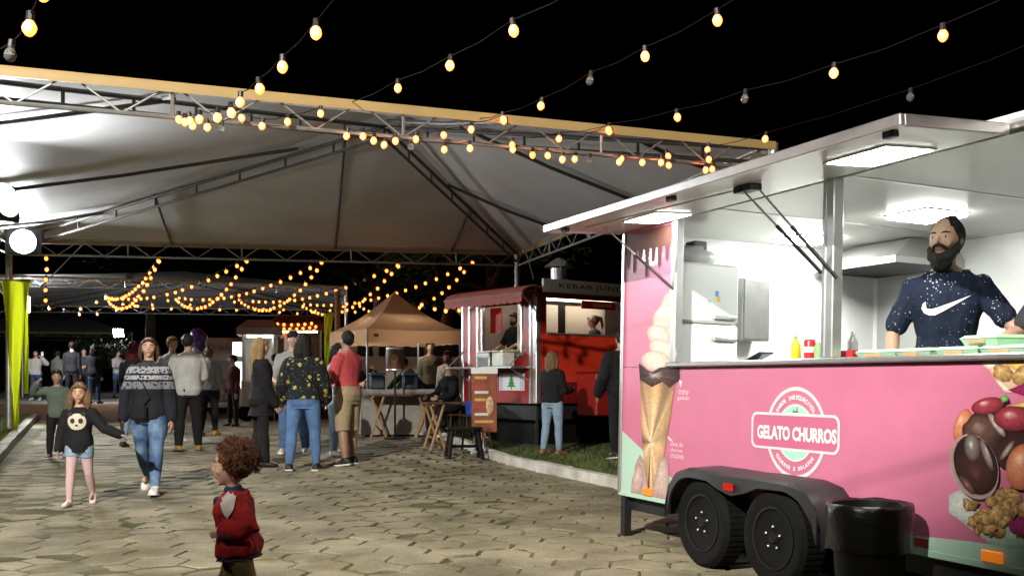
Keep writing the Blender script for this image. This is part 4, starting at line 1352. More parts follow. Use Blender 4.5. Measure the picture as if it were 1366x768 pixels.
def arc_text(txt, r, a0, a1, size, m, flip=False):
    for k, ch in enumerate(txt):
        if ch == ' ': continue
        a = a0 + (a1 - a0) * k / (len(txt) - 1)
        me, w, h = text_mesh(ch, size, .0015)
        th = a - math.pi / 2 if not flip else a + math.pi / 2
        for v in me.vertices:
            x, y = v.co.x, v.co.y
            v.co = (LC[0] + r * math.cos(a) + x * math.cos(th) - y * math.sin(th), -.0042, LC[1] + r * math.sin(a) + x * math.sin(th) + y * math.cos(th))
        me.materials.clear(); me.materials.append(m); link('lettering', me, lower)
arc_text('SABOR INESQUECIVEL', .212, R(142), R(38), .034, I_white)
arc_text('CHURROS E GELATOS', .215, R(222), R(318), .03, I_white, True)
# tiny soft-serve emblem on the disc
prnt('emblem_print', [([(LC[0] - .03, LC[1] + .12), (LC[0] + .03, LC[1] + .12), (LC[0], LC[1] + .085)], I_choc2)])
flat('emblem', [[(LC[0] - .028, LC[1] + .122), (LC[0] + .028, LC[1] + .122), (LC[0] + .022, LC[1] + .13), (LC[0] - .022, LC[1] + .13)], [(LC[0] - .018, LC[1] + .13), (LC[0] - .01, LC[1] + .13), (LC[0] - .014, LC[1] + .155)], [(LC[0] + .008, LC[1] + .13), (LC[0] + .018, LC[1] + .13), (LC[0] + .016, LC[1] + .165)]], I_choc2, 3)
# fruit and chocolate picture
CRU = ((.24, .12, .04), (.46, .28, .11), (.7, .5, .26)); CHE = ((.12, .012, .02), (.30, .035, .05), (.75, .42, .42)); APR = ((.36, .10, .05), (.6, .22, .11), (.85, .55, .42)); PAP = ((.42, .44, .41), (.55, .57, .54), (.66, .68, .65)); MAG = ((.2, .012, .07), (.3, .02, .11), (.34, .03, .13)); MIN = ((.34, .52, .44), (.42, .6, .5), (.5, .66, .57))
fr = [BP([(1303, 477), (1420, 474), (1420, 520), (1380, 525), (1345, 522), (1322, 505)], (1340, 492), (.6, .36, .24), (.72, .48, .34), (.8, .6, .45)), B(1318, 484, 13, 9, .2, *CR), B(1333, 497, 15, 11, .5, *CRU, .5, wob=.3), B(1352, 482, 16, 11, .1, (.5, .3, .05), (.72, .5, .14), (.85, .7, .4), .3, wob=.2), B(1365, 503, 20, 14, .1, *CRU, .5, wob=.3),
      BP([(1322, 506), (1335, 511), (1346, 524), (1336, 523)], (1334, 515), *CR), BP([(1340, 520), (1366, 509), (1420, 505), (1420, 525), (1360, 527)], (1380, 518), *MAG),
      BP([(1264, 660), (1284, 650), (1300, 672), (1322, 712), (1318, 724), (1264, 683)], (1280, 672), *PAP), BP([(1318, 724), (1326, 702), (1375, 690), (1420, 690), (1420, 735), (1340, 730)], (1345, 712), *MIN)]
_rr = random.Random(21)
for _k in range(46):
    _x = _rr.uniform(1292, 1392); _y = 650 + _rr.uniform(0, 1) * 58 - max(0, 1312 - _x) * .2
    if (_x - 1340) ** 2 / 55 ** 2 + (_y - 682) ** 2 / 36 ** 2 > 1: continue
    _s = _rr.uniform(.75, 1.25)
    fr.append(B(_x, _y, _rr.uniform(7, 13), _rr.uniform(6, 10), _rr.uniform(0, 3), *[tuple(v * _s for v in c) for c in CRU], .7, wob=.5, n=18))
fr += [BP([(1346, 696), (1372, 688), (1420, 680), (1420, 714), (1370, 715), (1350, 708)], (1375, 700), *MAG),
      B(1284, 567, 11, 23, .3, *APR), B(1332, 574, 40, 34, .4, *CH_, h=(-.1, -.2), wob=.15), B(1352, 596, 32, 30, .1, *CH_, h=(.3, .5), wob=.1), B(1312, 578, 28, 26, .6, (.03, .012, .01), (.11, .05, .04), (.3, .2, .18), wob=.15),
      B(1301, 622, 31, 45, -.35, (.42, .3, .28), (.04, .014, .012), (.05, .02, .016), h=(0, 0)), B(1303, 620, 28, 41, -.35, (.02, .008, .007), (.045, .016, .013), (.12, .04, .035), h=(0, .3)), B(1298, 596, 11, 19, -.1, (.06, .03, .026), (.2, .16, .15), (.72, .7, .7), h=(-.2, -.2)), B(1317, 606, 5, 24, -.38, (.05, .02, .018), (.28, .2, .19), (.66, .62, .6), h=(0, -.3)), B(1292, 646, 16, 5, .9, (.05, .02, .018), (.16, .06, .05), (.4, .2, .18), h=(0, 0)), B(1330, 566, 20, 5, .95, (.12, .07, .06), (.4, .34, .32), (.72, .68, .66), h=(0, 0)), B(1345, 600, 4, 16, .6, (.08, .04, .035), (.3, .22, .2), (.6, .54, .5), h=(0, 0)),
      B(1318, 541, 22, 11, -.2, *CHE), B(1354, 558, 28, 17, .05, *CHE), B(1367, 622, 23, 31, .2, *APR), BP([(1334, 529), (1344, 526), (1346, 534), (1338, 537)], (1340, 531), (.06, .18, .03), (.16, .36, .1), (.3, .5, .2)), BP([(1348, 541), (1372, 536), (1400, 545), (1370, 543)], (1365, 540), (.5, .35, .05), (.66, .5, .12), (.75, .6, .25))]
photo_print('fruit_and_chocolate_print', fr)

# ---- inside the trailer
counter = tpart('counter', M_alu, (.8, .125, ZS - .04), (TL - .06, .42, ZS + .026), .004)
fridge = thing('fridge', 'white upright fridge against the end wall inside the pink trailer', 'fridge', tw(0, 0), TRZ)
M_fr = mat('fridge_enamel', (.74, .77, .76), .3, 0, .02, 3)
mb = MB(); mb.box((.07, .02 + .06, .43), (.62, .62, 2.08), bev=.03); mb.build('cabinet', M_fr, fridge, True)
for a, b in (((.622, .085, .46), (.665, .615, 1.62)), ((.622, .085, 1.63), (.665, .615, 2.07))):
    mb = MB(); mb.box(a, b, bev=.018); mb.build('door', M_fr, fridge, True)
for z_ in (1.50, 1.66):
    mb = MB(); mb.box((.666, .38, z_), (.69, .59, z_ + .03), bev=.008); mb.build('handle', M_alu, fridge)
for (y_, z_, m) in ((.40, 1.83, mat('sticker_blue', (.1, .3, .7))), (.415, 1.79, mat('sticker_orange', (.9, .5, .08))), (.33, 1.76, mat('sticker_grey', (.5, .55, .55)))):
    mb = MB(); mb.box((.6655, y_, z_), (.667, y_ + .03, z_ + .04)); mb.build('sticker', m, fridge)
wb = thing('wall_board', 'dark grey steel cabinet on the end wall beside the white fridge', 'cabinet', tw(0, 0), TRZ)
mb = MB(); mb.box((.056, .93, 1.54), (.28, 1.2, 2.04), bev=.006); mb.build('cabinet_body', mat('brushed_steel', (.33, .33, .32), .35, .8), wb)
mb = MB(); mb.box((.281, .945, 1.555), (.288, 1.185, 2.025), bev=.002); mb.build('door', mat('brushed_steel', (.33, .33, .32), .35, .8), wb)
bags = thing('stored_bag', 'clear plastic bag of supplies lying on top of the white fridge', 'bag', tw(.3, .38, 2.08), TRZ)
mb = MB()
mb.ball((0, 0, .07), (.2, .25, .09), 16, 10, fn=lambda v: v * (1 + .25 * noise.noise(v * 3)))
mb.build('bag_body', mat('milky_plastic', (.6, .62, .62), .3, trans=.2), bags, 'all')
mb = MB(); mb.box((-.05, .02, .10), (.08, .14, .2), bev=.01); mb.build('box', mat('dark_supply', (.12, .13, .12)), bags)
hood = thing('extractor_hood', 'stainless extractor hood on the back wall of the pink trailer', 'extractor hood', tw(0, 0), TRZ)
M_ss = mat('stainless', (.55, .55, .54), .3, .7, .06, 4)
mb = MB()
hx0, hx1, hy0, hy1 = .12, 1.05, 1.76, TD - .02
mb.loft([[(hx0, hy0, 2.14), (hx1, hy0, 2.14), (hx1, hy1, 2.14), (hx0, hy1, 2.14)], [(hx0, hy0, 2.19), (hx1, hy0, 2.19), (hx1, hy1, 2.19), (hx0, hy1, 2.19)], [(hx0 + .2, hy0 + .25, 2.354), (hx1 - .1, hy0 + .25, 2.354), (hx1 - .1, hy1, 2.354), (hx0 + .2, hy1, 2.354)]], 0, False)
mb.build('canopy', M_ss, hood)
mb = MB(); mb.box((hx0 + .02, hy0 + .02, 2.143), (hx1 - .02, hy1 - .02, 2.16)); mb.build('grease_filter', M_black, hood)
sp = tpart('backsplash', M_ss, (.12, TD - .03, .9), (1.1, TD - .0155, 2.13))
# things on the counter
def bottle(label, t, y, h, r, m, cap, cat='bottle'):
    b = thing('bottle', label, cat, tw(t, y, ZS + .026), TRZ)
    mb = MB(); mb.lathe([(r * .9, 0), (r, .01), (r, h * .6), (r * .8, h * .7), (r * .38, h * .82), (r * .38, h * .86)], n=14); mb.build('bottle_body', m, b, True)
    mb = MB(); mb.lathe([(r * .42, h * .86), (r * .42, h * .93), (r * .15, h)], n=12); mb.build('cap', cap, b, True)
M_y = mat('yellow_plastic', (.8, .62, .03), .35); M_r = mat('red_plastic', (.6, .03, .04), .35)
bottle('yellow squeeze bottle on the trailer counter', 1.83, .2, .16, .032, M_y, mat('green_cap', (.2, .45, .1)))
bottle('green and white bottle beside the window post of the pink trailer', 2.04, .2, .13, .025, mat('green_label', (.3, .5, .25)), M_white)
cn = thing('sauce_can', 'red sauce can beside the yellow squeeze bottle', 'can', tw(1.96, .2, ZS + .026), TRZ)
mb = MB(); mb.lathe([(.034, 0), (.036, .01), (.036, .12), (.03, .13)], n=16); mb.build('can_body', M_r, cn, True)
mb = MB(); mb.lathe([(.0365, .05), (.0365, .085)], n=16); mb.build('can_label', M_white, cn, True)
bottle('clear plastic bottle beside the red tray on the counter', 2.27, .26, .17, .03, mat('clear_plastic', (.75, .78, .78), .15, trans=.6), M_white)
tray = thing('red_tray', 'small red tray of food beside the clear bottle', 'tray', tw(2.36, .17, ZS + .026), TRZ)
mb = MB(); mb.loft([[(-.05, -.04, 0), (.05, -.04, 0), (.05, .04, 0), (-.05, .04, 0)], [(-.07, -.05, .05), (.07, -.05, .05), (.07, .05, .05), (-.07, .05, .05)]], 0); mb.build('tray_body', M_r, tray)
M_mintbox = mat('mint_box', (.45, .72, .5), .5, 0, .06, 6)
M_lab = mat('orange_label', (.75, .3, .15), .5)
for i, (t_, w_, dz) in enumerate(((2.58, .28, 0), (2.87, .27, .0), (3.15, .26, .0), (3.43, .26, .0), (3.30, .24, .053))):
    b = thing('takeaway_box', ['mint green takeaway box beside the red tray', 'mint green takeaway box in front of the bearded man', 'mint green takeaway box under his outstretched arm', 'mint green takeaway box at the end of the row', 'mint green takeaway box stacked on top of the others'][i], 'box', tw(t_, .23, ZS + .026 + dz), TRZ + R(random.uniform(-6, 6)), 'takeaway boxes on the counter')
    mb = MB(); mb.loft([[(-w_ / 2 * .9, -.08, 0), (w_ / 2 * .9, -.08, 0), (w_ / 2 * .9, .08, 0), (-w_ / 2 * .9, .08, 0)], [(-w_ / 2, -.1, .035), (w_ / 2, -.1, .035), (w_ / 2, .1, .035), (-w_ / 2, .1, .035)]]); mb.build('tray', M_mintbox, b)
    mb = MB(); mb.loft([[(-w_ / 2 - .004, -.104, .036), (w_ / 2 + .004, -.104, .036), (w_ / 2 + .004, .104, .036), (-w_ / 2 - .004, .104, .036)], [(-w_ / 2 * .9, -.08, .052), (w_ / 2 * .9, -.08, .052), (w_ / 2 * .9, .08, .052), (-w_ / 2 * .9, .08, .052)]]); mb.build('lid', M_mintbox, b)
    mb = MB(); mb.box((-.07, -.1015, .012), (.04, -.096, .028)); mb.build('label_strip', M_lab, b)
tp = thing('tablet', 'black tablet lying on the counter of the pink trailer', 'tablet', tw(1.44, .22, ZS + .026), TRZ)
mb = MB(); mb.box((-.09, -.06, 0), (.09, .06, .012), M=Matrix.Rotation(R(-18), 4, 'Y') @ Matrix.Translation((0, 0, .03)), bev=.004); mb.build('case', M_black, tp)
ld = thing('hanging_ladle', 'black ladle hanging on the back wall behind the bearded man', 'ladle', tw(2.32, TD - .03, 1.78), TRZ)
mb = MB(); mb.ball((0, -.03, 0), (.06, .03, .06), 12, 8); mb.tube([(0, -.02, .05), (0, -.02, .3)], .008, 6); mb.build('ladle_body', M_black, ld, 'all')

for o_ in (fridge, wb, bags, hood): o_.rotation_euler.x = TROLL
# black lined bin in front of the trailer
bp_ = at(1160, 674, 5.2)
bn = thing('rubbish_bin', 'black rubbish bin lined with a bag beside the trailer mudguard', 'bin', (bp_.x, bp_.y, 0))
mb = MB(); mb.lathe([(.15, 0), (.155, .02), (.188, .55), (.196, .56), (.196, .58), (.18, .58), (.15, .1), (.02, .08)], n=28); mb.build('bin_body', M_black, bn, True)
def bagfn():
    mb = MB(); rings = []; n_ = 44
    for (r_, z_, a_) in ((.175, .40, .0), (.19, .575, .004), (.205, .588, .006), (.212, .57, .008), (.21, .50, .013), (.205, .42, .018), (.207, .36, .022)):
        rings.append([Vector(((r_ + a_ * noise.noise(Vector((math.cos(q) * 4, math.sin(q) * 4, z_ * 5)))) * math.cos(q), (r_ + a_ * noise.noise(Vector((math.cos(q) * 4, math.sin(q) * 4, z_ * 5)))) * math.sin(q), z_ + a_ * 1.3 * noise.noise(Vector((math.cos(q) * 3, math.sin(q) * 3, 7))))) for q in [2 * math.pi * j / n_ for j in range(n_)]])
    mb.loft(rings, 0, False)
    return mb
bagfn().build('bag_liner', mat('black_bag', (.004, .004, .004), .3, 0, .2, 30, .4, 40), bn, 'all')
# ------------------------------------------------------------------ red kebab trailer
KO = Vector((.39, 16.8, 0)); KRZ = math.atan2(.61, .793)
keb = thing('food_trailer', 'red kebab food trailer with scalloped awning and steel chimney', 'food trailer', KO, KRZ)
KM = Matrix.Translation(KO) @ Matrix.Rotation(KRZ, 4, 'Z')
M_red = mat('red_paint', (.3, .014, .011), .38, 0, .08, 3, coat=.25)
M_red2 = mat('bright_red_panel', (.62, .04, .016), .42, 0, .06, 3)
M_dred = mat('dark_red_paint', (.16, .008, .01), .4, 0, .1, 4)
def kp(name, m, a, b, bev=0.0, parent=None):
    mb = MB(); mb.box(a, b, bev=bev); return mb.build(name, m, parent or keb)
KB, KS, KT, KL, KW = .82, 1.96, 2.62, 4.2, 2.1
# side (y=0): low panel, window, header sign
kp('side_panel', M_red2, (.10, 0, KB + .35), (KL, .04, KS))
kp('side_skirt', M_dred, (.10, .002, KB), (KL, .04, KB + .348))
kp('corner_post', M_alu, (0, -.004, KB), (.098, .10, KT), .01)
kp('corner_post', M_red, (.10, .001, KS + .002), (.22, .04, KT))
kp('side_panel', M_red2, (3.2, .001, KS + .002), (KL, .04, KT))
kp('sill', M_alu, (.22, -.03, KS - .004), (3.2, .05, KS + .02))
sign = kp('sign_board', mat('sign_white', (.78, .78, .76), .5, 0, .05, 5), (.12, -.05, KT + .02), (KL, .0, KT + .24), .004)
kp('fascia', M_dred, (0, -.052, KT - .07), (KL, .02, KT + .018))
me, w_, h_ = text_mesh('KEBAB JUNDIAI', 1.0, .01, 1.15)
for v in me.vertices:
    v.co = (.45 + (v.co.x / w_ + .5) * 1.75, -.0515, KT + .13 + v.co.y / h_ * .10)
me.materials.clear(); me.materials.append(mat('sign_ink', (.02, .025, .03), .5)); link('lettering', me, sign)
# end (x=0)
kp('end_panel', M_red, (.0, .102, KB), (.04, KW, 1.62))
kp('end_panel', M_red, (.0, .102, 1.622), (.04, .36, KT))
kp('end_panel', M_red2, (.0, 1.52, 1.622), (.04, KW, KT))
kp('end_header', M_red, (.0, .36, 2.46), (.04, 1.52, KT))
kp('corner_post', M_alu, (-.01, KW - .05, KB), (.05, KW + .02, KT), .01)
for y in (.36, 1.47): kp('window_post', M_alu, (-.012, y, 1.62), (.045, y + .05, 2.46), .004)
kp('sill', M_alu, (-.05, .36, 1.60), (.06, 1.52, 1.63))
shelf = kp('serving_shelf', M_alu, (-.42, .12, 1.40), (-.001, KW - .1, 1.43))
for y in (.2, KW - .2):
    mb = MB(); mb.tube([(-.40, y, 1.41), (-.005, y, 1.2)], .012, 6); mb.build('shelf_stay', M_alu, shelf)
for y in (.2, KW - .15):
    mb = MB(); mb.tube([(-.40, y, 1.43), (-.02, y, 1.75)], .01, 6); mb.build('shelf_rod', M_alu, shelf)
kp('back_wall', M_red, (0.05, KW, KB), (KL, KW + .04, KT))
kp('end_wall', M_red, (KL, 0, KB), (KL + .04, KW + .04, KT))
kp('floor', M_floor, (.04, .041, KB), (KL, KW, KB + .05))
kp('roof', M_dred, (-.02, -.02, KT + .02), (KL + .05, KW + .06, KT + .115), .02)
kp('ceiling', M_white, (.045, .045, KT - .02), (KL - .01, KW - .01, KT))
kp('back_lining', M_white, (.06, KW - .02, KB + .06), (KL - .01, KW - .002, KT - .021))
kp('end_lining', M_white, (KL - .02, .05, KB + .06), (KL - .002, KW - .021, KT - .021))
for x0, x1 in ((.3, 1.18), (1.36, 2.3)):
    kp('inside_board', M_white, (x0, .85, KS - .3), (x1, .88, KT - .1))
kp('inside_gap', M_black, (1.185, .86, KS - .3), (1.355, .875, KT - .1))
mn = kp('menu_board', M_red2, (1.3, .35, KT - .18), (2.1, .37, KT - .04))
for z in (.03, .06): kp('menu_line', M_white, (1.55, .348, KT - .16 + z), (2.0, .3495, KT - .145 + z), 0, mn)
kp('menu_board', M_red2, (.16, 1.15, 2.02), (.18, 1.47, 2.45))
M_klamp = led('kebab_tube_lamp', (1, .84, .6), 10)
for (a, b) in (((.25, .35, KT - .05), (.32, 1.5, KT - .022)), ((.6, .55, KT - .05), (2.2, .62, KT - .022))):
    kp('tube_lamp', M_klamp, a, b)
# chrome strips with lamps on the end
for y in (.115, 1.60, 1.85):
    kp('chrome_strip', M_alu, (-.008, y, KB), (-.0005, y + .06, KT - .1))
# awning
aw = MB(); rows = []; n_ = 25
for i in range(n_):
    y = -.02 + (KW + .1) * i / (n_ - 1)
    rows.append([(0.0, y, KT + .135), (-.16, y, KT + .10), (-.27, y, KT + .05), (-.31, y, KT + .0), (-.315, y, KT - .15 - .035 * abs(math.sin(i * math.pi / 2))), (-.31, y, KT - .14), (-.295, y, KT - .005), (-.16, y, KT + .088), (0.0, y, KT + .12)])
aw.loft(rows)
a_ = aw.build('awning', mat('awning_canvas', (.5, .12, .09), .7, 0, .15, 3, .2, 30), keb, True)
mb = MB(); mb.tube([(-.30, -.05, KT - .02), (-.30, KW + .12, KT - .02)], .018, 8); mb.build('awning_bar', M_alu, a_)
for y in (0, KW):
    mb = MB(); mb.tube([(-.30, y, KT - .02), (0, y, KT - .3)], .014, 6); mb.build('awning_arm', M_alu, a_)
# chimney
ch = MB(); cxk, cyk = 1.25, .9
ch.lathe([(.15, KT + .2), (.15, KT + .55)], (cxk, cyk, 0), 20); chim = ch.build('chimney', M_alu, keb, True)
mb = MB(); mb.lathe([(.27, KT + .57), (.265, KT + .58), (.12, KT + .69), (.02, KT + .74)], (cxk, cyk, 0), 20)
for k in range(3):
    a = k * 2.1; mb.tube([(cxk + .14 * math.cos(a), cyk + .14 * math.sin(a), KT + .5), (cxk + .14 * math.cos(a), cyk + .14 * math.sin(a), KT + .62)], .012, 5)
mb.build('cowl', M_alu, chim, True)
# flag plate, storage box, under-body
fl = kp('flag_plate', M_white, (-.012, .30, 1.03), (-.001, .98, 1.32))
mb = MB(); cy_, cz_ = .64, 1.05
for (w2, z0_, z1_) in ((.12, .04, .11), (.09, .09, .17), (.06, .15, .23)):
    mb.poly([(-.0135, cy_ - w2, cz_ + z0_), (-.0135, cy_ + w2, cz_ + z0_), (-.0135, cy_, cz_ + z1_ + .01)])
mb.poly([(-.0135, cy_ - .015, cz_), (-.0135, cy_ + .015, cz_), (-.0135, cy_ + .015, cz_ + .05), (-.0135, cy_ - .015, cz_ + .05)])
mb.build('tree_emblem', mat('emblem_green', (.03, .3, .12)), fl)
for y0, y1 in ((.31, .40), (.88, .97)): kp('flag_stripe', mat('flag_blue', (.45, .55, .75)), (-.0135, y0, 1.035), (-.0125, y1, 1.315), 0, fl)
box_ = kp('storage_box', M_red, (.82, -.55, .62), (1.9, -.055, 1.32), .015)
kp('box_lid', M_dred, (.81, -.56, 1.322), (1.91, -.05, 1.345), .005, box_)
kp('number_plate', M_wtape, (1.35, -.562, .56), (1.62, -.552, .62), 0, box_)
kp('chassis', M_dsteel, (.1, .1, .55), (KL, KW - .1, KB - .005))
kp('skirt', M_black, (.25, .3, .12), (KL, KW - .3, .549))
for x in (1.7, 2.5):
    mb = MB(); Mx = Matrix.Rotation(R(90), 4, 'X')
    mb.lathe([(.2, -.09), (.3, -.08), (.33, -.05), (.33, .05), (.3, .08), (.2, .09)], (x, .12, .40), 28, 0, Mx); w0 = mb.build('wheel', M_rubber, keb, True)
    mb = MB(); mb.lathe([(.19, .088), (.17, .06), (.05, .05), (.03, .08), (.001, .082)], (x, .12, .40), 20, 0, Mx); mb.build('rim', M_rim, w0, True)
for (x, y) in ((.12, .12), (.12, KW - .12)):
    mb = MB(); mb.tube([(x, y, .08), (x, y, KB)], .03, 8); mb.box((x - .1, y - .1, .08), (x + .1, y + .1, .1)); mb.build('corner_leg', M_dsteel, keb)
def kw(x, y, z=0): return KM @ Vector((x, y, z))
# food on the shelf
for i, (y, w, m, lab) in enumerate(((.62, .3, mat('white_tub', (.7, .7, .66)), 'white food tub on the serving shelf of the red trailer'), (1.02, .36, mat('steel_tub', (.4, .4, .38), .35, .7), 'steel food warmer on the serving shelf of the red trailer'))):
    o = thing('food_tub', lab, 'tub', kw(-.2, y, 1.43), KRZ)
    mb = MB(); mb.box((-.13, -w / 2, 0), (.13, w / 2, .24), bev=.015); mb.build('tub_body', m, o)
    mb = MB(); mb.box((-.14, -w / 2 - .01, .241), (.14, w / 2 + .01, .26), bev=.004); mb.build('rim', M_alu, o)
for i in range(4):
    o = thing('salad_tray', 'small tray of salad on the window sill of the red trailer', 'tray', kw(.1, .55 + .23 * i, 1.63), KRZ, 'salad trays on the sill')
    mb = MB(); mb.loft([[(-.06, -.08, 0), (.06, -.08, 0), (.06, .08, 0), (-.06, .08, 0)], [(-.08, -.1, .06), (.08, -.1, .06), (.08, .1, .06), (-.08, .1, .06)]], 0); mb.build('tray_body', M_alu, o)
    mb = MB(); mb.ball((0, 0, .06), (.07, .09, .035), 12, 7, fn=lambda v: v * (1 + .3 * noise.noise(v * 4))); mb.build('salad', (mat('salad_yellow', (.6, .5, .05)), mat('salad_green', (.2, .4, .05)))[i % 2], o)

# menu totem in front of it
tp_ = Vector((at(646, 560, 15.6).x, 15.6, .1))
tot = thing('menu_totem', 'tall printed menu totem on a white stand beside the red trailer', 'sign', tp_, R(10))
mb = MB(); mb.box((-.19, -.02, .32), (.19, .02, 1.24), bev=.005); bd = mb.build('board', mat('totem_brown', (.28, .08, .04), .5, 0, .35, 6), tot)
mb = MB(); mb.box((-.2, -.03, 1.20), (.2, .03, 1.29)); mb.build('header', M_white, tot)
rr = random.Random(4)
for k in range(7):
    z = 1.12 - .11 * k
    mb = MB(); mb.box((-.15, -.0225, z), (-.15 + rr.uniform(.15, .3), -.0205, z + .04)); mb.build('menu_line', (mat('totem_yellow', (.6, .42, .1)), mat('totem_red', (.5, .05, .03)), M_wtape)[k % 3], bd)
mb = MB(); mb.ball((.08, -.03, .72), (.06, .012, .14), 10, 8); mb.build('food_picture', mat('totem_food', (.6, .42, .22), .5, 0, .5, 20), bd)
mb = MB(); mb.tube([(-.22, -.16, .02), (-.02, 0, .05), (.02, 0, .33)], .018, 6); mb.tube([(.22, -.16, .02), (.02, 0, .05)], .018, 6); mb.tube([(0, .22, .02), (0, 0, .05)], .018, 6); mb.build('stand', M_wtape, tot)
bk = thing('bucket', 'blue bucket beside the menu totem', 'bucket', (at(629, 545, 16.4).x, 16.4, .66))
mb = MB(); mb.lathe([(.09, 0), (.11, .2), (.115, .2), (.1, .18), (.08, .02)], n=16); mb.build('bucket_body', mat('blue_plastic', (.02, .05, .4), .4), bk, True)
st_ = thing('bucket_stand', 'small dark stool carrying the blue bucket', 'stool', (bk.location.x, 16.4, .1))
mb = MB(); mb.box((-.14, -.14, .52), (.14, .14, .56), bev=.01); mb.build('seat', M_black, st_)
for sx in (-1, 1):
    for sy in (-1, 1):
        mb = MB(); mb.tube([(sx * .15, sy * .15, 0), (sx * .11, sy * .11, .52)], .014, 6); mb.build('leg', M_black, st_)

# ------------------------------------------------------------------ folding tables, stool, chair
def folding_table(label, c, rz, L=1.15, Wd=.62, h=.78):
    t = thing('folding_table', label, 'table', (c[0], c[1], gz(c[0], c[1])), rz)
    for k in range(5):
        y0 = -Wd / 2 + k * Wd / 5
        mb = MB(); mb.box((-L / 2, y0 + .004, h - .025), (L / 2, y0 + Wd / 5 - .004, h), bev=.004); mb.build('plank', M_dwood, t)
    for sx in (-1, 1):
        mb = MB(); mb.box((sx * L * .42 - .02, -Wd / 2, h - .05), (sx * L * .42 + .02, Wd / 2, h - .026)); mb.build('batten', M_wood, t)
        for sy in (-1, 1):
            mb = MB(); mb.tube([(sx * (L * .5 - .05), sy * (Wd / 2 - .05), .0), (sx * L * .26, sy * (Wd / 2 - .05), h - .03)], .022, 6, flat=.7); mb.build('leg', M_wood, t)
            mb = MB(); mb.tube([(sx * L * .22, sy * (Wd / 2 - .1), .0), (sx * (L * .5 - .06), sy * (Wd / 2 - .1), h - .03)], .022, 6, flat=.7); mb.build('leg', M_wood, t)
        mb = MB(); mb.tube([(sx * L * .38, -Wd / 2 + .05, .22), (sx * L * .38, Wd / 2 - .05, .22)], .014, 6); mb.build('stretcher', M_wood, t)
    return t
folding_table('wooden folding table behind the black stool', foot(612, 601)[:2], R(16))
folding_table('wooden folding table beside the grey cloth stall', foot(535, 583)[:2], R(8), 1.2)
def bench(label, c, rz):
    t = thing('step_stool', label, 'stool', (c[0], c[1], gz(c[0], c[1])), rz)
    mb = MB(); mb.box((-.26, -.14, .43), (.26, .14, .465), bev=.008); mb.build('seat', M_black, t)
    for sx in (-1, 1):
        for sy in (-1, 1):
            mb = MB(); mb.tube([(sx * .25, sy * .17, 0), (sx * .19, sy * .1, .43)], .03, 4, flat=.8); mb.build('leg', M_black, t)
        mb = MB(); mb.tube([(sx * .225, -.13, .18), (sx * .225, .13, .18)], .022, 4); mb.build('stretcher', M_black, t)
    mb = MB(); mb.tube([(-.22, 0, .18), (.22, 0, .18)], .022, 4); mb.build('stretcher', M_black, t)
bench('black wooden stool in front of the folding tables', foot(619, 611)[:2], R(12))
cc = foot(560, 577)
chair = thing('round_back_chair', 'wooden chair with round painted back between the folding tables', 'chair', cc, R(172))
mb = MB(); mb.lathe([(.2, -.02), (.2, .02)], (0, .2, .72), 24, 0, Matrix.Rotation(R(82), 4, 'X')); mb.build('back_panel', mat('chair_art', (.3, .17, .08), .5, 0, .6, 9), chair)
mb = MB(); mb.tube([(.205 * math.cos(a), .2 - .205 * math.sin(a) * math.sin(R(-8)), .72 + .205 * math.sin(a)) for a in [2 * math.pi * j / 24 for j in range(25)]], .016, 6); mb.build('back_frame', mat('red_brown_wood', (.2, .04, .02), .45), chair, True)
mb = MB(); mb.box((-.2, -.2, .43), (.2, .2, .46), bev=.01); mb.build('seat', M_dwood, chair)
for sx in (-1, 1):
    for sy in (-1, 1):
        mb = MB(); mb.tube([(sx * .19, sy * .2, 0), (sx * .17, sy * .17, .43 if sy < 0 else .62)], .018, 6); mb.build('leg', M_dwood, chair)

# ------------------------------------------------------------------ beige pop-up tent and its stall
PC = at(490, 438, 19.9)
pop = thing('popup_tent', 'beige pop-up canopy tent with pointed roof beside the red trailer', 'tent', (PC.x, PC.y, gz(PC.x, PC.y)), R(30))
PG = gz(PC.x, PC.y); pe = 2.2 - PG; pk = 3.02 - PG; PW = 2.0
M_beige = fabric_material('beige_canvas', (.74, .47, .28), .75, .45)
pm = thing('x', None, None) if False else None
Pc = [Vector((0, 0, pe)), Vector((PW, 0, pe)), Vector((PW, PW, pe)), Vector((0, PW, pe))]; Pa = Vector((PW / 2, PW / 2, pk))
for e in range(4):
    p, q = Pc[e], Pc[(e + 1) % 4]; rows = []
    for i in range(11):
        t_ = i / 10; row = []
        for j in range(11):
            c = p.lerp(q, j / 10).lerp(Pa, t_); c.z -= .09 * math.sin(math.pi * t_) + .02 * math.sin(j / 10 * math.pi) * (1 - t_)
            row.append(c)
        rows.append(row)
    mb = MB(); mb.loft(rows, 0, False, False); mb.build('roof_panel', M_beige, pop, 'all')
    d = (q - p).normalized(); nn = Vector((d.y, -d.x, 0)); ring = []
    for j in range(17):
        c = p.lerp(q, j / 16) + nn * (.012 + .012 * math.sin(j * 1.7))
        ring.append([c - Vector((0, 0, .02 * math.sin(j / 16 * math.pi))), c + nn * .01 - Vector((0, 0, .27 + .012 * math.sin(j * 2.2)))])
    mb = MB(); mb.loft(ring, 0, False, False); mb.build('valance', M_beige, pop, 'all')
    mb = MB(); mb.tube([p + Vector((0, 0, -pe)), p + Vector((0, 0, -.02))], .022, 6); mb.build('leg', M_alu, pop)
mb = MB(); mb.box((.12, -.032, pe - .16), (.22, -.026, pe - .1)); mb.build('maker_patch', M_dwood, pop)
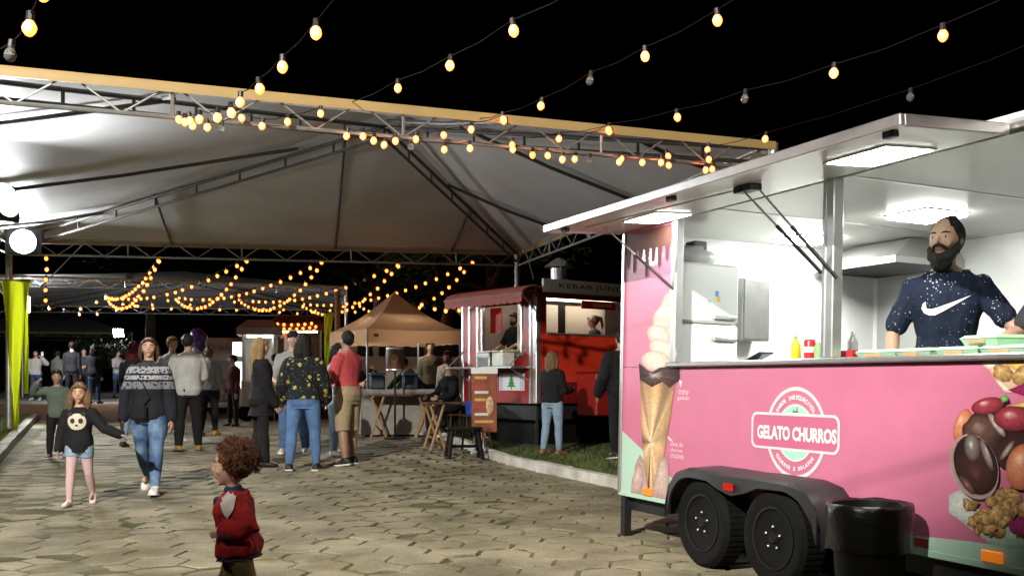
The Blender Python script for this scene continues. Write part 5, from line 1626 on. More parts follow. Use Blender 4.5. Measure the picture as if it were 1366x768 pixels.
# table under it with a grey cloth
ct = at(538, 540, 19.4)
gt = thing('stall_table', 'long stall table under a grey cloth below the beige tent', 'table', (ct.x, ct.y, gz(ct.x, ct.y)), R(14))
M_gcloth = cloth('grey_tablecloth', (.34, .31, .29))
mb = MB(); ring = []
for i in range(61):
    k = i / 60 * 2 * (1.6 + .6); x = y = 0
    if k < 1.6: x, y = -.8 + k, -.3
    elif k < 2.2: x, y = .8, -.3 + (k - 1.6)
    elif k < 3.8: x, y = .8 - (k - 2.2), .3
    else: x, y = -.8, .3 - (k - 3.8)
    f = 1 + .02 * math.sin(i * 1.9)
    ring.append([(x, y, .86), (x * 1.0, y * 1.0, .84), (x * f, y * (f + .02), .4), (x * (f + .01), y * (f + .05), .03)])
mb.loft(ring, 0, False, False); mb.poly([r_[0] for r_ in ring[:-1]])
mb.build('tablecloth', M_gcloth, gt, True)
mb = MB(); mb.box((-.79, -.29, .80), (.79, .29, .835)); mb.build('tabletop', M_wood, gt)
for sx in (-1, 1):
    for sy in (-1, 1):
        mb = MB(); mb.tube([(sx * .7, sy * .24, 0), (sx * .7, sy * .24, .8)], .02, 6); mb.build('leg', M_dsteel, gt)
br = at(527, 505, 18.4)
lh = thing('added_stall_lamp', 'unseen lamp added under the beige tent roof to light the stall', 'lamp', (-2.41, 21.27, 2.42))  # hidden lamp, added to brighten the stall, van and tent canvas
mb = MB(); mb.lathe([(.02, .12), (.03, .1), (.14, .02), (.145, 0), (.13, .0)], n=16); mb.build('lamp_shade', M_dsteel, lh)
mb = MB(); mb.ball((0, 0, 0), (.06, .06, .05), 12, 8); mb.build('lamp_bulb', led('stall_led', (1, .88, .7), 520), lh)
mb = MB(); mb.tube([(0, 0, .1), (0, 0, .42)], .006, 5); mb.build('cord', M_cable, lh)
brl = thing('barrel_sign', 'brown barrel with a round emblem standing on a black pole', 'barrel', (br.x, br.y, gz(br.x, br.y)))
mb = MB(); mb.lathe([(.15, 1.20), (.165, 1.3), (.17, 1.42), (.165, 1.54), (.15, 1.62)], n=22); b_ = mb.build('barrel_body', mat('barrel_brown', (.1, .045, .025), .5, 0, .3, 10), brl, True)
for z in (1.22, 1.60):
    mb = MB(); mb.lathe([(.16, z - .015), (.163, z), (.16, z + .015)], n=22); mb.build('hoop', M_alu, b_)
mb = MB(); mb.lathe([(.075, 0), (.075, .012)], (0, -.165, 1.42), 18, 0, Matrix.Rotation(R(90), 4, 'X')); mb.build('emblem', mat('emblem_tan', (.4, .2, .08), .5, 0, .5, 25), b_)
mb = MB(); mb.tube([(0, 0, .02), (0, 0, 1.2)], .02, 6); mb.lathe([(.2, 0), (.2, .02), (.03, .04)], n=18); mb.build('pole', M_dsteel, brl)
# white van behind
vn = at(528, 480, 24.5)
van = thing('van', 'old white van parked behind the beige tent', 'van', (vn.x, vn.y, gz(vn.x, vn.y)), R(14))
M_vanw = mat('van_white', (.62, .64, .64), .3, 0, .05, 3, coat=.3)
M_glass = mat('dark_glass', (.01, .012, .015), .08)
mb = MB(); prof = [(-.86, .35), (-.88, .9), (-.84, 1.25), (-.70, 1.85), (-.6, 1.95), (.6, 1.95), (.70, 1.85), (.84, 1.25), (.88, .9), (.86, .35)]
VS = 1.12
xs_ = [(-1.35, .85), (-1.3, .96), (-1.2, 1.0), (2.2, 1.0), (2.5, .97), (2.6, .88)]
mb.loft([[(x, -y * k, .35 + (z * VS - .35) * (k * .5 + .5)) for y, z in prof] for x, k in xs_]); mb.build('van_body', M_vanw, van, True)
for (x0, x1) in ((-1.0, -.62), (-.5, .55), (.68, 1.5)):
    mb = MB()
    def yz(z): return -(.84 - (z - 1.25) / .6 * .14) - .012
    mb.poly([(x0, yz(1.36), 1.36 * VS), (x1, yz(1.36), 1.36 * VS), (x1 - .03, yz(1.74), 1.74 * VS), (x0 + .03, yz(1.74), 1.74 * VS)]); mb.build('window', M_glass, van)
mb = MB(); mb.box((-.95, -.9, .55), (-.55, -.868, 1.2), bev=.008); mb.build('door', M_glass, van)
for x in (-.75, 1.75):
    mb = MB(); mb.lathe([(.18, -.08), (.28, -.07), (.31, 0), (.28, .07), (.18, .08)], (x, -.78, .31), 24, 0, Matrix.Rotation(R(90), 4, 'X')); mb.build('wheel', M_rubber, van, True)
# blue crate shapes in the stall
for px_, lab in ((503, 'dark equipment box on the stall table beside the barrel'), (547, 'dark equipment box on the stall table behind the barrel pole')):
    c = at(px_, 497, 19.3)
    o = thing('equipment_box', lab, 'box', (c.x, c.y, gz(c.x, c.y) + .86), R(14))
    mb = MB(); mb.box((-.14, -.1, 0), (.14, .1, .26), bev=.03); mb.build('box_body', mat('dark_blue_grey_plastic', (.03, .05, .07), .45, 0, .2, 9), o, True)
    mb = MB(); mb.box((-.15, -.11, .262), (.15, .11, .31), bev=.015); mb.build('lid', mat('sky_blue_plastic', (.14, .3, .42), .45), o, True)

# ------------------------------------------------------------------ yellow banners
M_yg = mat('yellow_green_cloth', (.55, .62, .02), .75, 0, .08, 4, .2, 20)
M_yg2 = fabric_material('yellow_green_fabric', (.74, .82, .02), .7, .5)
def banner(label, X0, Y, top, bot, wt, wb_, skew=.0, name='banner'):
    t = thing(name, label, 'banner', (X0, Y, gz(X0, Y)))
    g = gz(X0, Y); rows = []
    for i in range(22):
        k = i / 21; z = top + (bot - top) * k - g; w = wt + (wb_ - wt) * k ** .75
        row = []
        for j in range(13):
            q = j / 12
            row.append((q * w + skew * k, .07 * math.sin(q * 9 + k * 1.5) * (.3 + k) + .02 * math.sin(k * 7 + q * 4), z))
        rows.append(row)
    mb = MB(); mb.loft(rows, 0, False, False); mb.build('cloth', M_yg2, t, 'all')
    mb = MB(); mb.tube([(-.1, 0, top - g + .01), (wt + .05, 0, top - g + .01)], .015, 6); mb.build('top_bar', M_steel, t)
    return t
bY = 19.0
banner('large yellow green cloth banner tapering to a point on the corner post', at(2, 0, bY).x, bY, at(0, 374, bY).z, at(0, 574, bY).z, 40 / FPX * bY, 5 / FPX * bY, 16 / FPX * bY)
banner('narrow yellow green pennant hanging beside the large banner', at(30, 0, bY + .3).x, bY + .3, at(0, 376, bY).z, at(0, 525, bY).z, 9 / FPX * bY, 3 / FPX * bY, 3 / FPX * bY)
bY2 = 23.0
banner('yellow green cloth hanging beside the beige tent peak', at(432, 0, bY2).x, bY2, at(0, 418, bY2).z, at(0, 492, bY2).z, 14 / FPX * bY2, 6 / FPX * bY2, 0)
pst = at(450, 400, 23.2)
mb = MB(); g_ = gz(pst.x, pst.y)
po = thing('timber_post', 'wooden post carrying the yellow cloth behind the beige tent', 'post', (pst.x, pst.y, g_))
mb.tube([(0, 0, 0), (0, 0, 3.2 - g_)], .06, 8); mb.build('shaft', M_wood, po)
mb = MB(); mb.tube([(-.32, -.08, at(0, 417, 23).z - g_), (.0, 0, at(0, 417, 23).z - g_)], .015, 6); mb.build('arm', M_wood, po)

# ------------------------------------------------------------------ stalls at the back
# white cart with stacked roof
def cart(label, px, py, Y, w, h, m, mroof, lamp=None, rz=12, lit=None):
    c = at(px, py, Y); g = gz(c.x, Y)
    t = thing('food_cart', label, 'food cart', (c.x, Y, g), R(rz))
    mb = MB(); mb.box((-w / 2, -.5, .35), (w / 2, .6, .98), bev=.02); mb.build('counter', m, t)
    mb = MB(); mb.box((-w / 2 + .03, .5, .981), (w / 2 - .03, .56, h)); mb.build('back_panel', m, t)
    for sx in (-1, 1):
        for y_ in (-.45, .52):
            mb = MB(); mb.box((sx * (w / 2 - .04) - .02, y_ - .02, .982), (sx * (w / 2 - .04) + .02, y_ + .02, h)); mb.build('post', M_alu, t)
    mb = MB(); mb.loft([[(-w / 2 - .1, -.65, h), (w / 2 + .1, -.65, h), (w / 2 + .1, .65, h), (-w / 2 - .1, .65, h)], [(-w / 2 - .1, -.65, h + .16), (w / 2 + .1, -.65, h + .16), (w / 2 + .1, .65, h + .16), (-w / 2 - .1, .65, h + .16)], [(-w / 2 + .15, -.4, h + .36), (w / 2 - .15, -.4, h + .36), (w / 2 - .15, .4, h + .36), (-w / 2 + .15, .4, h + .36)]]); mb.build('roof', mroof, t)
    for sx in (-.35, .35):
        mb = MB(); mb.lathe([(.12, -.03), (.2, -.03), (.2, .03), (.12, .03)], (sx * w, -.45, .2), 18, 0, Matrix.Rotation(R(90), 4, 'X')); mb.build('wheel', M_rubber, t)
    if lit:
        mb = MB(); mb.box((-w / 2 + .12, -.3, h - .05), (w / 2 - .12, -.2, h - .012)); mb.build('tube_lamp', led('cart_lamp_%d' % lit, (1, .95, .85), lit), t)
    return t
M_gcart = mat('cart_grey', (.3, .3, .3), .5, 0, .1, 4)
M_wcart = mat('cart_white', (.6, .6, .58), .45, 0, .08, 4)
cart('white food cart with a stepped roof behind the blonde woman', 347, 480, 25.0, .85, 2.05, M_wcart, M_gcart, lit=18)
stall = cart('brown wooden stall with fairy lights along its roof', 396, 480, 26.0, 1.25, 2.2, mat('stall_wood', (.1, .045, .02), .6, 0, .35, 9), mat('stall_wood_roof', (.1, .045, .02), .6, 0, .35, 9), lit=6)
sp0 = at(364, 433, 25.2); sp1 = at(426, 431, 25.2)
for k, dz in enumerate((.1, .0, -.09)):
    swag(('upper', 'middle', 'lower')[k] + ' row of fairy lights on the roof of the brown stall', sp0 + Vector((0, 0, dz)), sp1 + Vector((0, 0, dz)), .05, .16, 'fairy lights on the brown stall')
# poster with white figure shape in the stall
p_ = at(384, 452, 25.3)
po_ = thing('hanging_shirt', 'white t-shirt hanging in the brown stall', 'shirt', p_, R(12))
mb = MB()
ot = [(-.09, -.28), (.09, -.28), (.09, .05), (.17, -.0), (.2, .09), (.07, .17), (.03, .15), (-.03, .15), (-.07, .17), (-.2, .09), (-.17, 0), (-.09, .05)]
mb.loft([[(x, y_, z) for x, z in ot] for y_ in (-.03, -.015, .015, .03)]); mb.build('cloth', cloth('white_cotton', (.7, .7, .68)), po_, True)
mb = MB(); mb.tube([(-.12, 0, .15), (0, 0, .2), (.12, 0, .15)], .008, 5); mb.tube([(0, 0, .2), (0, .0, .62)], .005, 5); mb.build('hanger', M_dsteel, po_)
# grey-roofed drink trailer with faint lettering
gc = at(287, 478, 26.5); g_ = gz(gc.x, gc.y)
gr = thing('drink_trailer', 'grey drinks trailer with a sloping lettered canopy', 'food trailer', (gc.x, gc.y, g_), R(10))
mb = MB(); mb.box((-.72, 0, .35), (.72, 1.4, 1.75), bev=.02); mb.build('trailer_body', mat('trailer_grey', (.2, .2, .21), .5, 0, .1, 4), gr)
mb = MB(); mb.box((-.6, -.012, .98), (.6, -.001, 1.6)); mb.build('window', mat('lit_white_board', (.5, .5, .52)), gr)
hd = MB(); hd.loft([[(-.78, -.55, 1.42), (.72, -.55, 1.42), (.72, -.53, 1.40), (-.78, -.53, 1.40)], [(-.42, .05, 2.02), (.72, .05, 2.02), (.72, .07, 2.0), (-.42, .07, 2.0)]]); hdo = hd.build('canopy', mat('canopy_grey', (.36, .36, .37), .5, 0, .1, 4), gr)
me, w_, h_ = text_mesh('Drinks', 1.0, .01)
for v in me.vertices:
    k = v.co.y / h_ * .3 + .55; v.co = (.15 + v.co.x / w_ * .62, -.55 + .6 * k - .01, 1.42 + .6 * k + .012)
me.materials.clear(); me.materials.append(mat('pale_blue_ink', (.16, .2, .26))); link('lettering', me, hdo)
# upright light box
lc = at(317, 470, 26.2); g_ = gz(lc.x, lc.y)
lb = thing('light_box', 'tall glowing white light box beside the white food cart', 'light box', (lc.x, lc.y, g_))
mb = MB(); mb.box((-.15, 0, .25), (.15, .1, 1.95), bev=.01); mb.build('case', M_wcart, lb)
mb = MB(); mb.box((-.125, -.006, .75), (.125, -.001, 1.92)); mb.build('screen', led('light_box_screen', (1, .97, .88), 3.2), lb)
mb = MB(); mb.box((-.2, -.1, 0), (.2, .2, .249)); mb.build('base', M_dsteel, lb)
# purple balloons
M_pur = mat('purple_balloon', (.06, .02, .2), .3, coat=.3); M_lil = mat('lilac_balloon', (.5, .45, .65), .2, coat=.4)
for i, (px_, py_, r_, m) in enumerate(((263, 448, .16, M_pur), (256, 458, .12, M_lil), (268, 460, .13, M_pur), (262, 467, .11, M_lil), (271, 450, .10, M_pur), (366, 477, .08, M_pur))):
    c = at(px_, py_, 23.8)
    o = thing('balloon', ('purple' if m == M_pur else 'lilac') + (' balloon in the bunch behind the man in grey' if i < 5 else ' balloon tied beside the brown stall'), 'balloon', c, 0, 'balloons behind the man in grey' if i < 5 else None)
    mb = MB(); mb.ball((0, 0, 0), (r_, r_, r_ * 1.15), 16, 10, fn=lambda v: Vector((v.x * (1 + .12 * v.z), v.y * (1 + .12 * v.z), v.z))); mb.build('balloon_skin', m, o, 'all')
    mb = MB(); mb.tube([(0, 0, -r_ * 1.13), (.02, 0, -r_ * 1.13 - .25), (-.01, .01, gz(c.x, c.y) - c.z)], .003, 4); mb.build('ribbon', M_wtape, o)
# dark building far left with framed windows
bc = at(60, 455, 66)
bl = thing('building', 'dark low building far behind with yellow framed windows', 'building', (bc.x, bc.y + 6, .6))
mb = MB(); mb.box((-9, 0, 0), (9, 6, 4.2)); mb.build('wall', mat('dark_wall', (.05, .05, .055), .8), bl)
mb = MB(); mb.loft([[(-9.5, -.6, 4.2), (9.5, -.6, 4.2), (9.5, 6.6, 4.2), (-9.5, 6.6, 4.2)], [(-9.5, 2.8, 6.2), (9.5, 2.8, 6.2), (9.5, 3.2, 6.2), (-9.5, 3.2, 6.2)]]); mb.build('roof', mat('dark_tile', (.07, .06, .055), .8), bl)
for x in (-1.3, .9, 3.2):
    w1 = MB(); w1.box((x - .75, -.05, 2.0), (x + .75, -.01, 3.3)); wi = w1.build('window', M_glass, bl)
    fr_ = MB()
    for (a, b) in (((x - .8, -.08, 1.95), (x + .8, -.051, 2.05)), ((x - .8, -.08, 3.25), (x + .8, -.051, 3.35)), ((x - .8, -.08, 2.051), (x - .7, -.051, 3.249)), ((x + .7, -.08, 2.051), (x + .8, -.051, 3.249))): fr_.box(a, b)
    fr_.build('frame', mat('yellow_frame', (.5, .42, .1), .6), wi)

# ------------------------------------------------------------------ trees behind
M_bark = mat('bark', (.12, .07, .045), .9, 0, .4, 6, .7, 25)
M_leaf = mat('leaves', (.045, .07, .02), .7, 0, .5, 2)
def tree(label, x, y, h, cr, trunk_r=.22, nleaf=2600, seed=1, cz=.62):
    rr = random.Random(seed); g = gz(x, y)
    t = thing('tree', label, 'tree', (x, y, g))
    mb = MB(); top = Vector((rr.uniform(-.4, .4), rr.uniform(-.4, .4), h * .75))
    pts = [Vector((0, 0, -.1)), Vector((.05, 0, h * .2)), top * .6 + Vector((.1, 0, 0)), top]
    mb.tube(pts, [trunk_r * 1.25, trunk_r, trunk_r * .75, trunk_r * .3], 10)
    tips = [top]
    for k in range(9):
        a = rr.uniform(0, 6.28); b = pts[1].lerp(top, rr.uniform(.45, .95)); e = b + Vector((math.cos(a) * cr * rr.uniform(.4, .85), math.sin(a) * cr * rr.uniform(.4, .85), cr * rr.uniform(.15, .7)))
        mb.tube([b, b.lerp(e, .5) + Vector((0, 0, .12)), e], [trunk_r * .35, trunk_r * .22, trunk_r * .08], 6); tips.append(e)
    mb.build('trunk', M_bark, t, True)
    lf = MB(); cen = [tp + Vector((rr.gauss(0, .3), rr.gauss(0, .3), rr.gauss(0, .25))) * 1 for tp in tips for _ in range(3)]
    for k in range(nleaf):
        c = rr.choice(cen) + Vector((rr.gauss(0, cr * .2), rr.gauss(0, cr * .2), rr.gauss(0, cr * .15)))
        s_ = rr.uniform(.06, .14); u = Vector((rr.gauss(0, 1), rr.gauss(0, 1), rr.gauss(0, .6))).normalized(); w = u.orthogonal().normalized()
        lf.add([c - u * s_, c + w * s_ * .45, c + u * s_, c - w * s_ * .45], [(0, 1, 2, 3)])
    lf.build('crown', M_leaf, t)
tree('tall tree trunk rising behind the peak of the beige tent', at(583, 0, 27).x, 27, 6.2, 1.6, .2, seed=2)
tree('tall tree with a reddish trunk behind the red trailer awning', at(648, 0, 26).x, 26, 6.2, 1.6, .26, seed=5)
tree('dark leafy tree far behind the bulb swags', at(505, 0, 36).x, 36, 7, 2.2, .25, seed=8)
tree('dark tree beside the far floodlight tent', at(200, 0, 50).x, 50, 9, 3.4, .3, 3000, 9)
tree('bushy small tree under the far floodlight', at(128, 0, 51).x, 51, 2.6, 1.1, .12, 1800, 12)
# ------------------------------------------------------------------ the people
H_dark = hair_mat('hair_black', (.012, .009, .008)); H_brown = hair_mat('hair_brown', (.07, .035, .018)); H_blond = hair_mat('hair_blond', (.26, .17, .075))
H_red = hair_mat('hair_dark_red', (.10, .012, .02)); H_curl = hair_mat('hair_curly_brown', (.09, .036, .015)); H_lb = hair_mat('hair_light_brown', (.16, .09, .045))
def gp(px, py):
    return foot(px, py)
# --- bearded man in the trailer
def splat_mat():
    m = cloth('navy_splatter', (.007, .012, .03))
    nt, b = nodes_of(m)
    tc = nt.nodes.new('ShaderNodeTexCoord')
    vo = nt.nodes.new('ShaderNodeTexVoronoi'); vo.inputs['Scale'].default_value = 55
    nt.links.new(tc.outputs['Object'], vo.inputs['Vector'])
    no = nt.nodes.new('ShaderNodeTexNoise'); no.inputs['Scale'].default_value = 9; no.inputs['Detail'].default_value = 3
    nt.links.new(tc.outputs['Object'], no.inputs['Vector'])
    mt = nt.nodes.new('ShaderNodeMath'); mt.operation = 'MULTIPLY_ADD'; mt.inputs[1].default_value = -.75; mt.inputs[2].default_value = .52
    nt.links.new(no.outputs['Fac'], mt.inputs[0])            # spot size shrinks with noise
    lt = nt.nodes.new('ShaderNodeMath'); lt.operation = 'LESS_THAN'
    nt.links.new(vo.outputs['Distance'], lt.inputs[0]); nt.links.new(mt.outputs[0], lt.inputs[1])
    mx = nt.nodes.new('ShaderNodeMix'); mx.data_type = 'RGBA'
    nt.links.new(lt.outputs[0], mx.inputs[0]); mx.inputs[6].default_value = (.007, .012, .03, 1); mx.inputs[7].default_value = (.36, .4, .45, 1)
    nt.links.new(mx.outputs[2], b.inputs['Base Color'])
    return m
def swoosh(t, T, hp, J, H):
    c = T(0, 0, .185)
    pts = [(-.105, .005), (-.118, .03), (-.112, .055), (-.098, .068), (-.10, .045), (-.092, .03), (-.07, .025), (-.03, .036), (.03, .058), (.125, .098), (.06, .055), (-.01, .012), (-.05, -.008), (-.08, -.008)]
    decal(t, [[(x * 1.05 + .0, c.z + y - .015) for x, y in pts]], [mat('swoosh_white', (.85, .85, .85), .6)], -1.0, (0, 1, 0), 'swoosh')
mp = tw(2.69, .58, .425)
person('bearded man in a splattered navy t-shirt serving inside the pink trailer', mp, yaw=-24, H=1.68, hk=1.12, tone=.72, wS=1.04, girth=1.06, lean=7,
       legs=((2, 2, 5), (0, 2, 5)), arms=(((.42, .1, -1), (.0, .55, -.85)), ((.62, .22, -.85), (.62, .5, -.62))), head=(-22, -1),
       top=dict(mat=splat_mat(), sl=.80, hem=-.04, ex=.011, slx=.001, wr=.016, name='t_shirt'), bottom=dict(mat=M_ddenim), shoes=dict(mat=M_blacks),
       hair=dict(style='bun', mat=H_dark, beard=2, back=.095, vol=.985, fringe=False, wr=.003), det=3, face=True, extra=swoosh)
mp = tw(3.42, .80, .425)
person('person in a charcoal t-shirt leaning in at the end of the pink trailer', mp, yaw=-60, H=1.66, tone=.8, wS=1.05, lean=8,
       arms=(((.5, .25, -.85), (.05, .9, -.35)), ((.3, .3, -1), (-.2, .8, -.5))), head=(0, 12),
       top=dict(mat=cloth('charcoal_cloth', (.035, .037, .042)), sl=.85, hem=-.02, ex=.01), bottom=dict(mat=M_blackc), shoes=dict(mat=M_blacks), hair=dict(style='short', mat=H_dark), det=2)
# --- boy in red jacket in front
M_rj = cloth('red_jacket', (.3, .014, .013), .15, .3)
def boy_extra(t, T, hp, J, H):
    o = None
    zs = J[('arm', 1)][0].z
    decal(t, [[(-.075, zs + .035), (-.03, zs + .075), (.015, zs + .06), (.005, zs - .02), (-.03, zs - .07), (-.05, zs - .03)]], [cloth('jacket_white', (.6, .54, .5))], .8, (-1, 0, 0), 'shoulder_patch', .010, True)
    # navy shirt front showing in the open jacket
    mb = MB(); mb.loft([[T(x, f, d) for x, f in ((-.055, .09), (-.03, .118), (.03, .118), (.055, .09), (.03, .03), (-.03, .03))] for d in (.0, .1, .2, .27, .30)])
    mb.tube([T(0, 0, .31), T(0, .003, .36)], [.058 * H, .05 * H], 12)
    solid(mb, 'shirt', cloth('navy_shirt', (.012, .022, .06)), t, .007, 10, (.006, 20), 3)
bpos = Vector(((318 - CX) / FPX * 4.95, 4.95, 0))
person('small boy with curly hair in a red jacket with white shoulder patch', bpos, yaw=-84, H=.815, hk=1.92, tone=.82, wS=1.12, girth=1.28, wH=1.05,
       legs=((20, 14, 4), (-18, 20, 4)), lean=5, arms=(((.12, .0, -1), (-.1, .45, -.9)), ((.28, -.62, -.8), (-.05, .95, -.22))), head=(0, 2),
       top=dict(mat=M_rj, sl=1.85, hem=-.05, ex=.03, slx=.02, wr=.03, cuff=cloth('dark_ribbing', (.05, .035, .05)), collar=False, name='jacket', flare=.12),
       bottom=dict(mat=cloth('tan_trousers', (.2, .14, .06)), ex=.012, exf=.012), shoes=dict(mat=M_blacks), hair=dict(style='curly', mat=H_curl), det=3, face=True, extra=boy_extra)
# --- mother and girl
def knit():
    m = cloth('patterned_knit', (.015, .016, .022))
    nt, b = nodes_of(m)
    tc = nt.nodes.new('ShaderNodeTexCoord'); sx = nt.nodes.new('ShaderNodeSeparateXYZ'); nt.links.new(tc.outputs['Object'], sx.inputs[0])
    vo = nt.nodes.new('ShaderNodeTexVoronoi'); vo.distance = 'MANHATTAN'; vo.inputs['Scale'].default_value = 30
    nt.links.new(tc.outputs['Object'], vo.inputs['Vector'])
    gt_ = nt.nodes.new('ShaderNodeMath'); gt_.operation = 'GREATER_THAN'; gt_.inputs[1].default_value = .52; nt.links.new(vo.outputs['Distance'], gt_.inputs[0])
    # only between two heights: yoke over the chest
    w = nt.nodes.new('ShaderNodeValToRGB'); w.color_ramp.interpolation = 'CONSTANT'
    el = w.color_ramp.elements
    el[0].position = 0; el[0].color = (0, 0, 0, 1)
    el[1].position = .66; el[1].color = (.55, .55, .55, 1)
    for p_, c_ in ((.705, 0), (.715, 1), (.745, 0), (.755, .9), (.80, 0.1)):
        e = el.new(p_); e.color = (c_, c_, c_, 1)
    dv = nt.nodes.new('ShaderNodeMath'); dv.operation = 'DIVIDE'; dv.inputs[1].default_value = 1.64; nt.links.new(sx.outputs['Z'], dv.inputs[0]); nt.links.new(dv.outputs[0], w.inputs['Fac'])
    ml = nt.nodes.new('ShaderNodeMath'); ml.operation = 'MULTIPLY'; nt.links.new(gt_.outputs[0], ml.inputs[0]); nt.links.new(w.outputs['Color'], ml.inputs[1])
    mx = nt.nodes.new('ShaderNodeMix'); mx.data_type = 'RGBA'; nt.links.new(ml.outputs[0], mx.inputs[0]); mx.inputs[6].default_value = (.014, .015, .022, 1); mx.inputs[7].default_value = (.34, .35, .39, 1)
    nt.links.new(mx.outputs[2], b.inputs['Base Color'])
    return m
def jeans_fade():
    m = cloth('faded_jeans', (.08, .15, .29), .35)
    nt, b = nodes_of(m)
    no = nt.nodes.new('ShaderNodeTexNoise'); no.inputs['Scale'].default_value = 5; no.inputs['Detail'].default_value = 6
    tc = nt.nodes.new('ShaderNodeTexCoord'); nt.links.new(tc.outputs['Object'], no.inputs['Vector'])
    rp = nt.nodes.new('ShaderNodeValToRGB'); e = rp.color_ramp.elements
    e[0].position = .4; e[0].color = (.045, .09, .19, 1); e[1].position = .68; e[1].color = (.2, .32, .5, 1)
    nt.links.new(no.outputs['Fac'], rp.inputs['Fac']); nt.links.new(rp.outputs['Color'], b.inputs['Base Color'])
    return m
M_fade = jeans_fade()
def crossbag(t, T, hp, J, H):
    mb = MB(); mb.tube([T(-.07, .02, .31), T(-.03, .085, .24), T(.03, .092, .1), T(-.05, .10, .0), T(-.10, .05, .02)], .006 * H, 6); mb.build('bag_strap', M_blackc, t)
    mb = MB(); mb.box(T(-.08, .125, -.035), T(.02, .085, .055), bev=.02); mb.build('waist_bag', M_blackc, t)
wp = gp(199, 657)
person('woman in patterned black jumper and blue jeans walking with the girl', wp, yaw=2, H=1.64, tone=.95, wS=.95, wH=1.08, girth=1.12,
       legs=((-14, 26, 2), (16, 6, 2)), arms=(((.30, .08, -1), (.10, .12, -1)), ((.22, -.05, -1), (.12, .2, -1))), head=(14, -2),
       top=dict(mat=knit(), sl=1.92, hem=-.035, ex=.013, slx=.006, wr=.012, name='jumper', collar=True), bottom=dict(mat=M_fade, ex=.004), shoes=dict(mat=M_whites, sole=M_whites),
       hair=dict(style='long', mat=H_brown, len=.55, vol=.98, back=.12), det=2, face=True, extra=crossbag)
def panda(t, T, hp, J, H):
    c = T(0, 0, .20); r = .085
    def el_(cx, cz, rx, rz_, n=18): return [(cx + rx * math.cos(2 * math.pi * j / n), c.z + cz + rz_ * math.sin(2 * math.pi * j / n)) for j in range(n)]
    cr = mat('print_cream', (.62, .57, .45), .7); bk_ = mat('print_black', (.02, .02, .02), .7)
    decal(t, [el_(0, 0, r, r * .92), el_(-.037, .008, .022, .026, 10), el_(.037, .008, .022, .026, 10), el_(0, -.035, .014, .01, 8), el_(-.06, .072, .024, .02, 10), el_(.06, .072, .024, .02, 10)], [cr, bk_, bk_, bk_, bk_, bk_], -1.0, (0, 1, 0), 'print')
gpos = gp(106, 674)
person('girl in a black sweatshirt with a round face print and pale pink tights', gpos, yaw=8, H=1.13, hk=1.32, tone=1.0, wS=.98, girth=1.02,
       legs=((10, 4, 2), (-12, 22, 2)), arms=(((.28, .05, -1), (.12, .25, -1)), ((.65, .15, -.75), (.8, .1, -.32))), head=(4, 4),
       top=dict(mat=M_blackc, sl=1.95, hem=-.06, ex=.016, slx=.008, wr=.013, name='sweatshirt'), bottom=dict(mat=M_ldenim, ex=.010, to=.42, name='shorts', tights=cloth('pale_pink_tights', (.62, .43, .44), .06)),
       shoes=dict(mat=mat('pink_white_shoe', (.66, .55, .54), .5)), hair=dict(style='long', mat=H_lb, len=.95, fwd=.25, back=.1), det=2, face=True, extra=panda)
bp2 = gp(76, 610)
person('boy in a grey green sweatshirt shading his eyes with one hand', bp2, yaw=10, H=1.2, hk=1.28, tone=.72, legs=((4, 4, 4), (-5, 8, 4)),
       arms=(((.9, .35, -.05), (-.55, .55, .75)), ((.2, .02, -1), (.08, .2, -1))), head=(10, 4),
       top=dict(mat=cloth('grey_green_fleece', (.11, .14, .11)), sl=1.95, hem=-.04, ex=.016, slx=.008), bottom=dict(mat=M_blackc, ex=.01), shoes=dict(mat=M_blacks, sole=M_whites), hair=dict(style='short', mat=H_dark), det=2, face=True)
# --- group on the left
p = gp(178, 596)
person('woman with dark red hair in a black jacket and light jeans seen from behind', p, yaw=165, H=1.66, wS=.95, wH=1.08, legs=((3, 3, 3), (-3, 5, 4)), arms=(((.2, .1, -1), (-.2, .9, -.3)), ((.2, .1, -1), (-.2, .9, -.3))),
       top=dict(mat=M_blackc, hem=-.03, ex=.015, slx=.008, name='jacket'), bottom=dict(mat=M_ldenim), shoes=dict(mat=M_blacks), hair=dict(style='long', mat=H_red, len=.75, vol=1.12, w=1.1), det=1)
p = gp(251, 601)
person('man in a pale grey t-shirt and black trousers with yellow brown shoes', p, yaw=205, H=1.77, tone=.7, wS=1.06, girth=1.14, legs=((2, 2, 5), (-4, 4, 5)), arms=(((.2, .15, -1), (-.3, .8, -.5)), ((.2, .25, -1), (-.2, .85, -.4))), head=(-35, 6),
       top=dict(mat=cloth('pale_grey_cotton', (.46, .46, .45)), sl=.9, hem=-.04, ex=.013, slx=.006, name='t_shirt'), bottom=dict(mat=M_blackc, ex=.01), shoes=dict(mat=mat('ochre_suede', (.34, .2, .03), .8), sole=M_blacks), hair=dict(style='short', mat=H_dark, fringe=False, vol=.97), det=1)
p = gp(279, 580)
person('woman in a grey top and black trousers beside the man with yellow shoes', p, yaw=176, H=1.63, wS=.97, wH=1.05, girth=1.1, legs=((2, 2, 2), (-4, 8, 2)), arms=(((.22, .1, -1), (.0, .3, -1)), ((.3, .1, -1), (-.1, .4, -1))),
       top=dict(mat=cloth('grey_jersey', (.25, .25, .25)), sl=1.6, hem=.0, ex=.012), bottom=dict(mat=M_blackc), shoes=dict(mat=mat('mustard_shoe', (.5, .3, .03), .6)), hair=dict(style='bun', mat=H_lb, fringe=False), det=1)
p = gp(230, 596); p2 = at(230, 0, 17.6)
